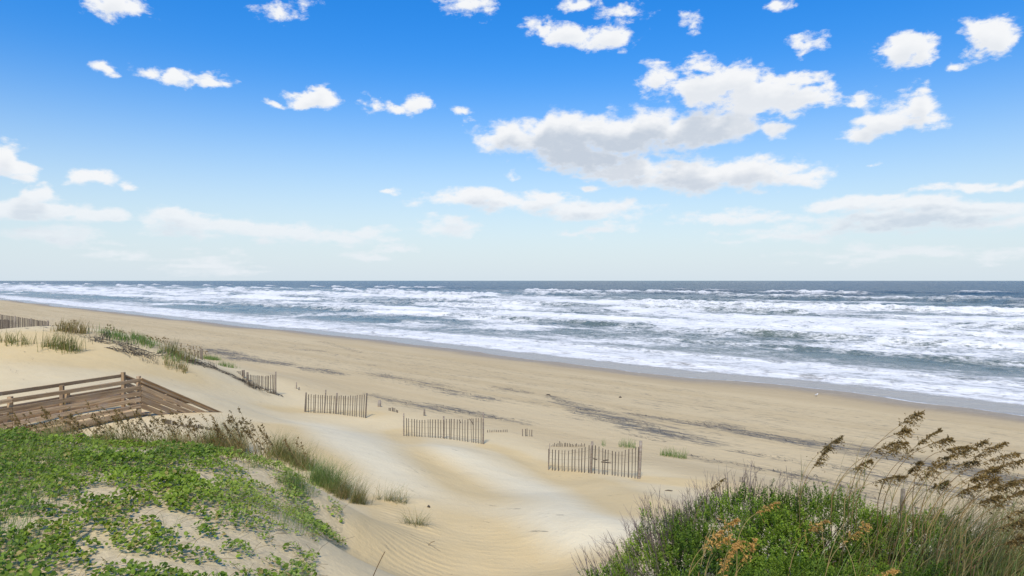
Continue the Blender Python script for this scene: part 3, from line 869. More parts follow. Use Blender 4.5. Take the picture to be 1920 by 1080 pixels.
fence('sand_fence', 'half-buried slatted fence descending the far dune, ending at a tall thin post', (464, 516), (38, 36),
      ((464, 702), (480, 704), (500, 705), (516, 703)), 15, ((464, 698, .0, .06), (517, 697, 1, .035)), lean=.0)
fence('sand_fence', 'short run of slat tips leading up the dune towards the tall thin fence post', (430, 459), (39.5, 38.2),
      ((430, 695), (445, 696), (459, 694)), 9, ((457, 694, .95, .06),), lean=0, wires=(.4,))
fence('sand_fence', 'small pale slat fence among green dune grass on the far dune', (349, 380), (38.8, 38),
      ((349, 661), (365, 660), (380, 656)), 11, ((378, 654, .95, .06),), wires=(.5,))
fence('sand_fence', 'long slat fence behind the dune top in the far left distance', (-20, 92), (54, 42),
      ((-20, 587), (0, 589), (50, 597), (92, 603)), 56, ((90, 601, .99, .05), (58, 597, .75, .05), (28, 592, .5, .05)), wires=(.5,))
fence('sand_fence', 'pale short slat fence at the left edge, in front of the longer one', (-12, 30), (42, 40.5),
      ((-12, 600), (10, 599), (30, 602)), 20, ((28, 600, .95, .05),), wires=(.5,))
fence('sand_fence', 'buried fence with only tiny slat tips showing between the left and middle fences', (728, 747), None,
      ((728, 765), (736, 763.5), (747, 770)), 7, (), wires=())
fence('sand_fence', 'row of tiny buried slat tips just right of the middle fence', (913, 953), None,
      ((913, 806.5), (930, 806), (953, 806)), 12, (), wires=())
fence('sand_fence', 'four short dark slats leaning out of the sand right of the tiny tips', (978, 1000), None,
      ((978, 805), (990, 804), (1000, 806)), 5, (), wires=(), jit=.03, buried=13)
fence('sand_fence', 'row of uneven slat tips showing just above the nearest sand fence', (1033, 1098), None,
      ((1033, 833), (1055, 831), (1098, 833)), 22, (), wires=(), jit=.03)
fence('sand_fence', 'two stubby slats standing in the sand above the bare twigs of the bush', (1386, 1397), None,
      ((1386, 894), (1397, 895)), 3, (), wires=(), buried=10)
fence('sand_fence', 'fallen slat fence, half swallowed by sand, below the walkway stairs', (304, 398), None,
      ((304, 785), (318, 787), (336, 795), (398, 801)), 34, (), wires=(.9,), jit=.02, lean=.05, buried=7)
def debris(label, line, n, d0=30):
    w = [hit(px, py, d0) for px, py in line]
    ac = Acc(); c = w[len(w) // 2]
    seg = [(w[i], w[i + 1], (w[i + 1] - w[i]).length) for i in range(len(w) - 1)]; tot = sum(q[2] for q in seg)
    for k in range(n):
        u = random.random() * tot
        for a_, b2, L in seg:
            if u <= L: break
            u -= L
        p = a_.lerp(b2, min(u / L, 1)) + Vector((random.gauss(0, .16), random.gauss(0, .16), 0)); d_ = (b2 - a_).normalized()
        ln = random.uniform(.2, .9); q2 = p + Vector((d_.x + random.gauss(0, .35), d_.y + random.gauss(0, .35), 0)) * ln
        tube(ac, [(p.x, p.y, h1(p.x, p.y) + .01), ((p.x + q2.x) / 2, (p.y + q2.y) / 2, h1((p.x + q2.x) / 2, (p.y + q2.y) / 2) + random.uniform(.03, .16)), (q2.x, q2.y, h1(q2.x, q2.y) + random.uniform(0, .10))], random.uniform(.006, .016), RNG.random(), 4)
    o = link('dead_branches', ac.mesh('dead_branches', M_STRAW, tuple(c)), None, c); tag(o, label); o['kind'] = 'stuff'
debris('dark dead branches and fallen slats trailing down the far dune to the tall thin post', ((345, 677), (400, 691), (432, 705), (470, 722), (508, 738)), 80)
debris('dark driftwood line on top of the far dune, upper strand', ((150, 628), (190, 640), (235, 652), (262, 664)), 40)
debris('dark driftwood line on top of the far dune, lower strand', ((175, 645), (215, 655), (250, 668), (330, 668)), 34)
fence('sand_fence', 'few short slats among green grass halfway down the far dune', (390, 407), None,
      ((390, 678), (398, 679), (407, 684)), 6, (), wires=(), buried=9)
def stake(label, px, py_top, py_base, half_px, tilt=0.0, group='old fence stakes left in the sand', d=None):
    b = hit(px, py_base) if d is None else P3(px, py_base, d)
    top = P3(px, py_top, b.y)
    ac = Acc(); rad = half_px / F * b.y
    z = np.linspace(b.z - .35, top.z, 5)
    tube(ac, [(b.x + (q - b.z) * tilt + random.uniform(-.006, .006), b.y, q) for q in z], rad * np.array([1.1, 1.05, 1, .98, .85]), .5, 7)
    o = link('wooden_stake', ac.mesh('wooden_stake', M_POST, tuple(b)), None, b); tag(o, label, 'stake', group)
stake('thin dark stake standing between the far descending fence and the arched-drift fence', 556, 716.5, 729, 1.1)
stake('short leaning stump beside the thin dark stake', 560.5, 726, 732, 1.3, .1)
stake('stubby rounded stump in the gap left of the middle fence', 711.5, 751, 763, 3.2)
stake('narrow stake standing just behind the middle fence', 795.5, 767, 780, 1.8)
stake('pale square-topped stake rising behind the bush among the sea oats', 1693, 917, 952, 4.6, d=10.2)

# ------------------------------------------------------------------ vine ground cover on the near left dune
def scatter(n, x0, x1, y0, y1): return RNG.uniform(x0, x1, n), RNG.uniform(y0, y1, n)
BARE = [tuple(hit(px, py)[:2]) + (w, h) for px, py, w, h in ((70, 822, .55, .25), (115, 828, .5, .22), (165, 850, .7, .35), (275, 852, .55, .4), (285, 846, .4, .3), (215, 925, .7, .3), (110, 950, .6, .25),
   (45, 985, .35, .25), (330, 975, .5, .3), (290, 960, .3, .3), (400, 910, .5, .25), (470, 880, .6, .25), (500, 905, .5, .3), (540, 985, .4, .4), (205, 1045, .35, .25), (180, 1015, .28, .25), (310, 1065, .9, .3), (400, 1078, .9, .35), (470, 1065, .9, .4), (520, 1050, .5, .4),
   (560, 1020, .35, .45), (380, 960, .4, .25), (345, 1020, .3, .15), (620, 985, .6, .5), (600, 940, .5, .3), (445, 1010, .3, .2), (250, 880, .35, .2), (180, 935, .4, .2))]
def vine():
    acc = Acc(); ac2 = Acc(); stems = Acc()
    x, y = scatter(210000, -13, -1.2, 4.2, 13.4)
    k = in_poly(x, y, VINE_POLY) & (np.abs(x / y) < 1.0); x, y = x[k], y[k]
    bare = np.zeros(len(x))
    for bx, by, w, h in BARE:
        kq = .30 + .045 * max(by - 6, 0); w *= kq * 1.15; h *= kq * 1.3
        bare = np.maximum(bare, np.exp(-((x - bx) / w) ** 2 - ((y - by) / h) ** 2))
    cl = fbm(x / .55, y / .55, 5, 3); cl2 = fbm(x / .16, y / .16, 6, 2)
    bx_ = px_at = x / y * F + CX
    dens = .66 + 1.5 * (cl - .5) + .9 * (cl2 - .5) - 1.25 * bare + .12 * smooth(400, 100, bx_) + .07 * smooth(330, 450, bx_)
    k = (dens > RNG.uniform(.25, .60, len(x)))
    k &= RNG.random(len(x)) < .62
    x, y, dens = x[k], y[k], dens[k]
    z = H(x, y)
    n = len(x)
    mound = np.clip(dens - .25, 0, 1)
    hgt = .02 + mound * RNG.uniform(.1, 1, n) ** .6 * .20
    P = np.c_[x, y, z + hgt]
    N = norm(np.c_[RNG.normal(0, .62, n), RNG.normal(-.15, .62, n), np.ones(n)])
    D = np.c_[RNG.normal(0, 1, (n, 2)), np.zeros(n)]
    bxp = x / y * F + CX
    el_ = RNG.random(n) < (.12 + .75 * smooth(330, 520, bxp + 120 * (cl[k] - .5)))
    tone = np.clip(RNG.normal(.52, .24, n) + (fbm(x / .8, y / .8, 9, 2) - .5) * .5, .0, 1)
    sz = RNG.uniform(.009, .027, n) * (1 + .25 * (cl[k] > .6))
    leaves(acc, P[~el_], N[~el_], D[~el_], sz[~el_], tone[~el_], 'round', .22)
    N2 = norm(np.c_[RNG.normal(0, .9, n), RNG.normal(-.1, .9, n), np.ones(n)])
    leaves(ac2, P[el_], N2[el_], D[el_], sz[el_] * 1.05, tone[el_], 'long', .2)
    o = link('dune_vine_cover', acc.mesh('dune_vine_cover', M_VINE)); tag(o, 'low mat of round green vine leaves covering the sandy dune at the left', None, None, 'stuff')

    o = link('dune_shrub_cover', ac2.mesh('dune_shrub_cover', M_ELDER)); tag(o, 'low pointed yellow-green leaves mixed in on the right side of the vine-covered dune'); o['kind'] = 'stuff'
    # runners and dry stems
    m = RNG.choice(n, 2600, replace=False)
    for i in m:
        an = RNG.uniform(0, 6.28); L = RNG.uniform(.1, .35)
        p = np.array([x[i], y[i], z[i] + .012])
        p1 = p + np.array([math.cos(an) * L, math.sin(an) * L, RNG.uniform(0, .08)])
        tube(stems, [p, (p + p1) / 2 + np.array([0, 0, .03]), p1], .0022, RNG.uniform(0, 1), 3)
    o = link('vine_runners', stems.mesh('vine_runners', M_STEM)); tag(o, 'thin tan runners and dry stems creeping over the sand between the vine leaves'); o['kind'] = 'stuff'
    # fine grass growing through the vines
    g_ = Acc()
    x, y = scatter(15000, -9, -2, 4.5, 12.8)
    bxp = x / y * F + CX
    k = in_poly(x, y, VINE_POLY) & ((fbm(x / .9, y / .9, 33, 2) + .30 * smooth(200, 0, bxp)) > .66) & (bxp > -80)
    x, y = x[k], y[k]; n = len(x)
    blades(g_, np.c_[x, y, H(x, y)], RNG.normal(.3, .9, n), RNG.uniform(.14, .40, n), RNG.uniform(.6, 1.9, n), RNG.uniform(.003, .0055, n), np.clip(RNG.normal(.5, .28, n), 0, 1), 5, up=.5)
    o = link('dune_grass_cover', g_.mesh('dune_grass_cover', M_GGRASS)); tag(o, 'fine arching green grass growing through the vines'); o['kind'] = 'stuff'
vine()

# ------------------------------------------------------------------ grass tufts
def tuft(label, cx, cy, n, rad, L, bend, mat, az0=None, azs=2.5, w=.0045, tone=(.5, .25), name='dune_grass', cat='grass tuft', group='dune grass tufts on the sand', d0=6, squash=.6, width=None, d=None, seg=5, up=.35, rot=0.0):
    b = hit(cx, cy, d0) if d is None else Vector(((cx - CX) / F * d, d, h1((cx - CX) / F * d, d)))
    ac = Acc()
    if width:
        u = RNG.uniform(-1, 1, n) * width; v = RNG.normal(0, rad, n)
        ox = u * math.cos(rot) - v * math.sin(rot); oy = u * math.sin(rot) + v * math.cos(rot)
        dn = fbm((ox + cx) / (.25 * width + .1), oy * 0 + cy, 3, 2); k = dn > .36; ox, oy = ox[k], oy[k]; n = len(ox)
    else:
        ox = RNG.normal(0, rad, n); oy = RNG.normal(0, rad * squash, n)
    B = np.c_[b.x + ox, b.y + oy, H(b.x + ox, b.y + oy) - .01]
    if az0 is None: az_ = np.arctan2(oy, ox) + RNG.normal(0, .7, n)
    else: az_ = RNG.normal(az0, azs, n)
    Lm = .45 + 1.0 * fbm(ox * 5 / max(1, L) + cx, oy * 5 + cy, 13, 2)
    blades(ac, B, az_, RNG.uniform(L * .35, L * 1.1, n) * Lm, RNG.uniform(bend * .3, bend * 1.3, n), RNG.uniform(w * .6, w * 1.2, n), np.clip(RNG.normal(tone[0], tone[1], n), 0, 1), seg, up=up)
    o = link(name, ac.mesh(name, mat, tuple(b)), None, b)
    return tag(o, label, cat, group)
tuft('wide wispy grass tuft on a little sand hump, right of the vine-covered dune', 745, 943, 300, .06, .55, 1.5, M_GRASS, 0.3, 1.2, up=.95, width=.48, w=.005, tone=(.45, .3))
tuft('small rounded grass tuft below the wide wispy one on bare sand', 778, 983, 190, .11, .48, 1.8, M_GRASS, up=.95, tone=(.4, .3))
tuft('sparse green grass line above the nearest sand fence', 1162, 838, 330, .22, .45, 1.1, M_GGRASS, 0.2, 1.4, width=.75, w=.009, tone=(.7, .25))
tuft('grass line on a sand ridge to the right of the nearest sand fence', 1264, 857, 330, .16, .45, 1.2, M_GGRASS, 0.2, 1.3, width=.5, w=.009, tone=(.6, .3), rot=-.5)
# crest grass on the near dune
for lab, px, py, n, L, wdt, rot, mt, tn, az0 in (
    ('straw and green grass bank topping the dune crest, under tall oat plumes', 440, 850, 2200, .80, .85, -.2, M_GRASS, (.42, .3), .2),
    ('dense windswept grass on the crest between the oat plumes and the rounded green clump', 545, 866, 1500, .70, .62, -.5, M_GRASS, (.5, .3), .3),
    ('rounded dark green grass clump at the right shoulder of the vine-covered dune', 610, 912, 1700, .70, .50, -.5, M_GGRASS, (.45, .25), .3),
    ('brown-tipped grass drooping over the right edge of the vine-covered dune', 650, 936, 1100, .60, .42, -.7, M_GRASS, (.35, .25), .0),
    ('thin tan grass fringe on the crest, left of the straw bank', 350, 842, 1300, .62, .8, -.1, M_GRASS, (.3, .25), .6),
    ('tan grass fringe along the crest below the walkway', 180, 830, 1000, .50, 1.1, 0, M_GRASS, (.35, .25), 1.2),
    ('green grass growing among the leaves on the dune shoulder', 530, 900, 700, .36, .5, -.4, M_GGRASS, (.5, .3), .2)):
    tuft(lab, px, py, n, .16, L, 1.3, mt, az0, 1.5, up=.75, width=wdt, rot=rot, tone=tn, group='grass along the crest of the near dune', w=.0052)
# far dune vegetation
for lab, px, py, n, L, wdt, rot, mt, tn, rad in (
    ('dark tall grass bush in the middle of the far left dune', 118, 664, 260, 1.0, .75, 0, M_GRASS, (.5, .25), .3),
    ('thin grass strip to the left of the dark grass bush', 72, 656, 170, .6, 1.2, .3, M_GRASS, (.5, .3), .2),
    ('sparse grass at the left edge below the far dune top', 8, 685, 110, .6, .8, .3, M_GRASS, (.45, .3), .2),
    ('golden dry grass mound on top of the far dune', 133, 622, 330, .7, .8, -.3, M_GRASS, (.15, .15), .3),
    ('bright green grass beginning the long strip on the far dune', 222, 634, 400, .5, 1.1, -.4, M_GGRASS, (.6, .25), .35),
    ('bright green grass in the middle of the long strip on the far dune', 285, 650, 700, .45, 1.9, -.4, M_GGRASS, (.6, .25), .35),
    ('brownish grass patch left of the small pale fence', 335, 668, 300, .7, .8, -.2, M_GRASS, (.3, .25), .35),
    ('green grass right of the small pale fence on the seaward slope', 395, 674, 480, .45, 1.3, -.8, M_GGRASS, (.6, .3), .3),
    ('green grass fading down to the far descending fence', 425, 688, 200, .5, .9, -.9, M_GGRASS, (.55, .3), .25),
    ('tan weeds below the small pale fence on the dune face', 330, 690, 130, .6, .5, .5, M_GRASS, (.2, .2), .4),
    ('dark dead stems strewn along the far dune top', 180, 632, 200, .5, 1.3, -.4, M_STRAW, (.4, .3), .5),
    ('dark debris and stems below the green strip on the far dune', 245, 655, 220, .4, 2.0, -.6, M_STRAW, (.4, .3), .3),
    ('dark stems gathered at the foot of the far descending fence', 468, 722, 160, .35, 1.2, -1.0, M_STRAW, (.35, .3), .15)):
    tuft(lab, px, py, n, rad, L, 1.0, mt, .2, 1.5, width=wdt, rot=rot, tone=tn, group='grass on the far dune', w=.022, seg=4, d0=30)

# ------------------------------------------------------------------ sea oats
def oat_head(ac, pts, n, size, width, droop, tone=(.5, .28)):
    """a ragged one-sided plume: short branchlets hanging off the axis, each strung with flat spikelets"""
    pts = np.array(pts); m = len(pts)
    nb = max(5, n // 11)
    ub = np.sort(RNG.random(nb) ** .85); ub[0] = 0
    dn = norm(pts[-1] - pts[0])
    P_, D_ = [], []
    for u in ub:
        i = min(int(u * (m - 1)), m - 2); f = u * (m - 1) - i
        p0 = pts[i] * (1 - f) + pts[i + 1] * f
        L = width * (1.0 + 1.5 * math.sin(min(u + .18, 1) * math.pi)) * RNG.uniform(.5, 1.25)
        bd = norm(dn * RNG.uniform(.5, 1.2) + RNG.normal(0, .34, 3) + np.array([0, 0, -droop * RNG.uniform(.3, 1.2)]))
        kk = max(3, int(n / nb * RNG.uniform(.6, 1.4)))
        g_ = RNG.random(kk)[:, None]
        q_ = p0 + bd * L * g_ + np.array([0, 0, -1]) * (g_ ** 2) * L * .5 * droop + RNG.normal(0, size * .28, (kk, 3))
        P_.append(q_); D_.append(norm(bd + RNG.normal(0, .35, (kk, 3)) + np.array([0, 0, -.4])))
    P_ = np.concatenate(P_); D_ = np.concatenate(D_); k = len(P_)
    leaves(ac, P_, RNG.normal(0, 1, (k, 3)), D_, size * RNG.uniform(.5, 1.1, k), np.clip(RNG.normal(tone[0], tone[1], k), 0, 1), 'dia', .25)
def oat_plant(stalks, d, label, gold=False, group=None, spik=90, leaves_n=4, name='sea_oat', jd=.25, stem_r=.0017, size=.013, hw=.030, d_fix=None):
    """stalks: list of (base, head start, tip) in pixels of the photograph at depth d"""
    b0 = P3(*stalks[0][0], d)
    zg = h1(b0.x, b0.y)
    root = thing(name, label, 'sea oats', (b0.x, b0.y, min(zg, b0.z)), group)
    for (b, hs_, tp) in stalks:
        dd = d + random.uniform(-jd, jd)
        B, Hs, T = P3(*b, dd), P3(*hs_, dd + random.uniform(-.1, .1)), P3(*tp, dd + random.uniform(-.15, .15))
        hv = (T - Hs)
        ctrl = Hs - hv.normalized() * (Hs - B).length * .45
        G = B.copy(); zg = h1(B.x, B.y)
        if B.z > zg: G = Vector((B.x - (ctrl.x - B.x) * .3, B.y, zg - .03))
        ac = Acc()
        stem = bez(B, ctrl, Hs, 9)
        pts = np.r_[[np.array(G)], stem] if B.z > zg + .02 else stem
        tube(ac, pts, np.linspace(stem_r * 1.25, stem_r * .8, len(pts)), random.uniform(.3, .9), 4)
        up_ = Hs + hv * .55 + Vector((0, 0, abs(hv.x) * .12))
        hp = bez(Hs, up_, T, 8)
        tube(ac, hp, stem_r * .6, .4, 3)
        link('stem', ac.mesh('stem', M_STEM, root.location), root)
        ac = Acc()
        oat_head(ac, hp, spik, size, hw, .45)
        link('seed_head', ac.mesh('seed_head', M_GOLD if gold else M_OAT, root.location), root)['kind'] = 'stuff'
        if leaves_n:
            ac = Acc(); n = leaves_n
            f = RNG.uniform(0, .35, n); idx = (f * 8).astype(int)
            Bp = stem[idx]
            sgn = 1 if T.x > B.x else -1
            azm = (0 if sgn > 0 else math.pi) + RNG.normal(0, .8, n)
            blades(ac, Bp, azm, RNG.uniform(.25, .55, n), RNG.uniform(.6, 1.8, n), RNG.uniform(.003, .006, n), np.clip(RNG.normal(.35, .3, n), 0, 1), 6, up=.6)
            link('leaf_blades', ac.mesh('leaf_blades', M_GRASS, root.location), root)
    return root
GR = 'sea oats behind the bush at the right'
for b, hs_, tp, d, lab in (
    ((1497, 925), (1538, 848), (1578, 819), 7.4, 'tall lone sea oat plume at the left of the group behind the bush'),
    ((1500, 930), (1524, 878), (1553, 840), 7.3, 'drooping sea oat plume just below the lone tall one'),
    ((1600, 940), (1684, 800), (1727, 774), 6.9, 'highest reaching sea oat plume, its tip nearly at the water line'),
    ((1592, 938), (1676, 815), (1702, 806), 7.0, 'small side plume hanging under the highest sea oat'),
    ((1560, 930), (1631, 852), (1688, 829), 7.0, 'left of two flat sea oat plumes under the highest one'),
    ((1606, 940), (1661, 852), (1701, 830), 6.8, 'right of two flat sea oat plumes under the highest one'),
    ((1646, 940), (1690, 862), (1762, 806), 6.7, 'long narrow sea oat plume to the right of the highest one'),
    ((1560, 935), (1600, 880), (1633, 863), 7.2, 'small thin sea oat plume low on the left, over the dark seaweed'),
    ((1584, 938), (1632, 907), (1696, 893), 6.6, 'nearly horizontal golden-brown sea oat plume just above the bush'),
    ((1670, 950), (1702, 890), (1725, 867), 6.9, 'short sea oat plume over the pale stake'),
    ((1700, 965), (1792, 856), (1848, 828), 6.6, 'upright pointed sea oat plume, first of the right-hand crowd'),
    ((1716, 975), (1824, 860), (1884, 831), 6.5, 'heavy sea oat plume in the upper right crowd'),
    ((1736, 980), (1838, 870), (1908, 852), 6.5, 'flat sea oat plume reaching right, below the heavy one'),
    ((1745, 995), (1848, 888), (1917, 863), 6.4, 'longest flat sea oat plume touching the right edge'),
    ((1690, 960), (1735, 880), (1788, 854), 6.8, 'thick sea oat plume at the left of the crowd'),
    ((1684, 965), (1718, 908), (1772, 868), 6.7, 'broad downward brushing sea oat plume below the thick one'),
    ((1722, 985), (1780, 880), (1832, 866), 6.6, 'fluffy sea oat plume in the middle of the crowd'),
    ((1700, 978), (1742, 917), (1776, 903), 6.9, 'faint thin sea oat plume in the middle, right of the pale stake'),
    ((1790, 1005), (1842, 918), (1869, 896), 6.3, 'upright tufted sea oat plume in the lower crowd'),
    ((1738, 1000), (1792, 930), (1836, 910), 6.4, 'loose sea oat plume leaning low in the middle of the crowd'),
    ((1772, 1012), (1826, 948), (1874, 930), 6.2, 'loose low sea oat plume in the lower crowd'),
    ((1792, 1024), (1862, 952), (1922, 920), 6.0, 'large shaggy sea oat plume at the right edge'),
    ((1784, 995), (1884, 908), (1945, 899), 6.3, 'sea oat plume cut by the right edge above the shaggy one'),
    ((1822, 1045), (1878, 974), (1950, 952), 5.8, 'lowest sea oat plume leaving at the right edge'),
    ((1752, 990), (1826, 892), (1872, 876), 6.5, 'half hidden sea oat plume between the flat ones')):
    oat_plant([(b, hs_, tp)], d, lab, group=GR, spik=720, leaves_n=3, jd=.08, size=.0135, hw=.047, stem_r=.0032)
for b, hs_, tp, d, lab in (
    ((1760, 1015), (1850, 925), (1902, 905), 6.1, 'plume tucked between the shaggy one and the lower crowd'),
    ((1800, 1040), (1872, 990), (1925, 975), 5.8, 'plume brushing low over the dry grass at the right edge'),
    ((1730, 985), (1808, 905), (1850, 893), 6.4, 'plume low in the crowd, left of the upright tufted one'),
    ((1712, 970), (1770, 845), (1812, 838), 6.7, 'slim plume filling the gap left of the upright pointed one'),
    ((1655, 955), (1742, 835), (1785, 822), 6.8, 'slim plume between the long narrow one and the crowd'),
    ((1828, 1060), (1880, 1020), (1930, 1005), 5.6, 'bottommost brown plume in the dry grass at the right edge')):
    oat_plant([(b, hs_, tp)], d, lab, group=GR, spik=720, leaves_n=3, jd=.08, size=.0135, hw=.045, stem_r=.0032)
GG = 'golden sea oats in front of the bush'
for b, hs_, tp, d, lab, gold in (
    ((1292, 1010), (1333, 918), (1358, 897), 7.2, 'brown drooping plume over the bare twigs at the top of the bush', False),
    ((1382, 1020), (1416, 964), (1458, 942), 5.0, 'golden plume highest in the middle of the bush', True),
    ((1310, 1075), (1350, 992), (1380, 975), 4.9, 'golden plume left of the highest golden one', True),
    ((1290, 1100), (1316, 1028), (1350, 997), 4.8, 'large golden plume at the left front of the bush', True),
    ((1318, 1100), (1344, 1022), (1370, 1006), 4.8, 'small pinkish-gold plume beside the large left one', True),
    ((1358, 1100), (1372, 1028), (1393, 1014), 4.7, 'small golden plume in the cluster, right of centre', True),
    ((1342, 1120), (1350, 1082), (1372, 1035), 4.6, 'bright golden plume hanging lowest in the left cluster', True),
    ((1370, 1120), (1388, 1054), (1416, 1012), 4.7, 'upright golden plume at the right of the cluster', True),
    ((1478, 1080), (1510, 1002), (1550, 975), 4.8, 'golden plume alone in the centre of the bush', True),
    ((1545, 1095), (1582, 1018), (1630, 982), 4.7, 'big golden plume on a bright yellow stem right of the lone one', True),
    ((1600, 1120), (1632, 1086), (1680, 1070), 4.4, 'golden plume cut by the bottom edge', True)):
    oat_plant([(b, hs_, tp)], d, lab, gold=gold, group=GG, spik=300, leaves_n=2, jd=.05, size=.011, hw=.034, stem_r=.0022)
# left crest
GL = 'sea oats along the crest of the vine-covered dune'
LO = (
 ('sea oats clump at the left end of the crest, before the near walkway post', [((60, 835), (42, 800), (30, 783)), ((85, 838), (60, 798), (44, 776)), ((45, 832), (22, 806), (8, 796))]),
 ('sparse sea oats crossing the lower walkway boards', [((105, 840), (72, 795), (55, 770)), ((130, 842), (100, 800), (84, 778)), ((125, 842), (95, 782), (76, 762))]),
 ('sea oats bending left before the middle walkway post', [((150, 845), (133, 795), (118, 748)), ((165, 845), (140, 805), (125, 790)), ((185, 842), (158, 790), (140, 770))]),
 ('tall sea oats just right of the middle walkway post', [((200, 848), (178, 785), (160, 750)), ((215, 848), (190, 800), (172, 782)), ((222, 845), (200, 808), (183, 798)), ((192, 842), (170, 808), (155, 795))]),
 ('dense sea oats below the corner post of the walkway', [((248, 850), (215, 785), (192, 764)), ((258, 850), (232, 795), (215, 765)), ((265, 848), (240, 790), (224, 768)), ((240, 846), (222, 812), (206, 800))]),
 ('sea oats below the start of the stair railing', [((285, 852), (262, 795), (240, 755)), ((296, 850), (275, 800), (258, 772)), ((280, 850), (258, 808), (245, 792))]),
 ('sea oats leaning left beside the fallen slat fence', [((318, 856), (298, 800), (280, 775)), ((332, 858), (310, 805), (292, 783)), ((345, 858), (322, 800), (304, 778)), ((325, 852), (312, 815), (300, 806))]),
 ('thin bowed sea oats at the right end of the walkway stairs', [((360, 862), (345, 800), (318, 770)), ((378, 865), (368, 800), (348, 780)), ((350, 858), (340, 815), (326, 800))]),
 ('lone pair of sea oats past the end of the stair railing', [((402, 866), (396, 806), (378, 775)), ((388, 866), (365, 802), (346, 779))]),
 ('leaning sea oats at the left of the straw grass bank', [((430, 868), (415, 810), (402, 804)), ((440, 866), (425, 822), (405, 806))]),
 ('upright pair of plumes on the straw grass bank', [((450, 862), (438, 806), (427, 778)), ((455, 862), (443, 796), (431, 769)), ((447, 860), (436, 815), (426, 786))]),
 ('tallest hooked plume on the straw grass bank', [((482, 868), (462, 796), (448, 766)), ((490, 868), (480, 808), (469, 788)), ((478, 866), (468, 820), (455, 803))]),
 ('nodding plumes at the right of the straw grass bank', [((500, 870), (494, 816), (484, 800)), ((520, 872), (512, 835), (500, 820)), ((560, 880), (556, 835), (560, 818))]),
)
for lab, sl in LO:
    ex = [((b[0] + random.uniform(-16, 16), b[1]), (h_[0] + random.uniform(-20, 20), h_[1] + random.uniform(4, 26)), None) for b, h_, t_ in sl]
    ex = [(b, h_, (h_[0] - random.uniform(8, 20), h_[1] - random.uniform(8, 26))) for b, h_, _ in ex]
    ex2 = [((b[0] + random.uniform(-18, 18), b[1]), (h_[0] + random.uniform(-22, 22), h_[1] + random.uniform(-4, 22)), None) for b, h_, t_ in sl + sl]
    ex += [(b, h_, (h_[0] - random.uniform(5, 20), h_[1] - random.uniform(12, 28))) for b, h_, _ in ex2]
    oat_plant(list(sl) + ex, 12.3, lab, group=GL, spik=110, leaves_n=4, name='sea_oats_clump', jd=.35, stem_r=.0036, size=.017, hw=.042)
# small far sea oats on the far dune
for lab, xs, yb, hp_, d in (
    ('dark sea oats standing behind the golden grass mound', (104, 150), (622, 620), 20, 39),
    ('tall far sea oats at the start of the green strip', (198, 222), (628, 634), 22, 39),
    ('sparse far sea oats above the green strip', (225, 290), (636, 648), 17, 39.5),
    ('dense far sea oats in the middle of the green strip', (288, 318), (650, 655), 24, 39),
    ('scattered far sea oats above the small pale fence', (338, 392), (668, 676), 24, 40)):
    m = int((xs[1] - xs[0]) / 3.2)
    sl = []
    for i in range(m):
        u = (i + random.random()) / m
        bx, by = xs[0] + (xs[1] - xs[0]) * u, yb[0] + (yb[1] - yb[0]) * u
        hh = hp_ * random.uniform(.6, 1.05)
        sl.append(((bx + 3, by + 4), (bx, by - hh * .62), (bx - random.uniform(1, 4), by - hh)))
    oat_plant(sl, d, lab, group='sea oats on the far dune', spik=16, leaves_n=1, name='sea_oats_clump', jd=.5, stem_r=.007, size=.05, hw=.045)
# single dry stems near the bottom edge
for lab, pts, d in (('bare thin stem leaning on the sand at the bottom, left of centre', ((698, 1080), (710, 1055), (722, 1034)), 11.0),
                    ('bent dry twig lying on the bare sand right of the grass tufts', ((801, 1023), (806, 1016), (815, 1015)), 12.4)):
    b = hit(*pts[0]); ac = Acc()
    q0 = [P3(px, py, b.y + .02 * i) for i, (px, py) in enumerate(pts)]
    tube(ac, bez(q0[0] - Vector((0, 0, .03)), q0[1], q0[2], 6), .005, .2, 4)
    o = link('dry_stem', ac.mesh('dry_stem', M_STEM, tuple(b)), None, b); tag(o, lab, 'stem')

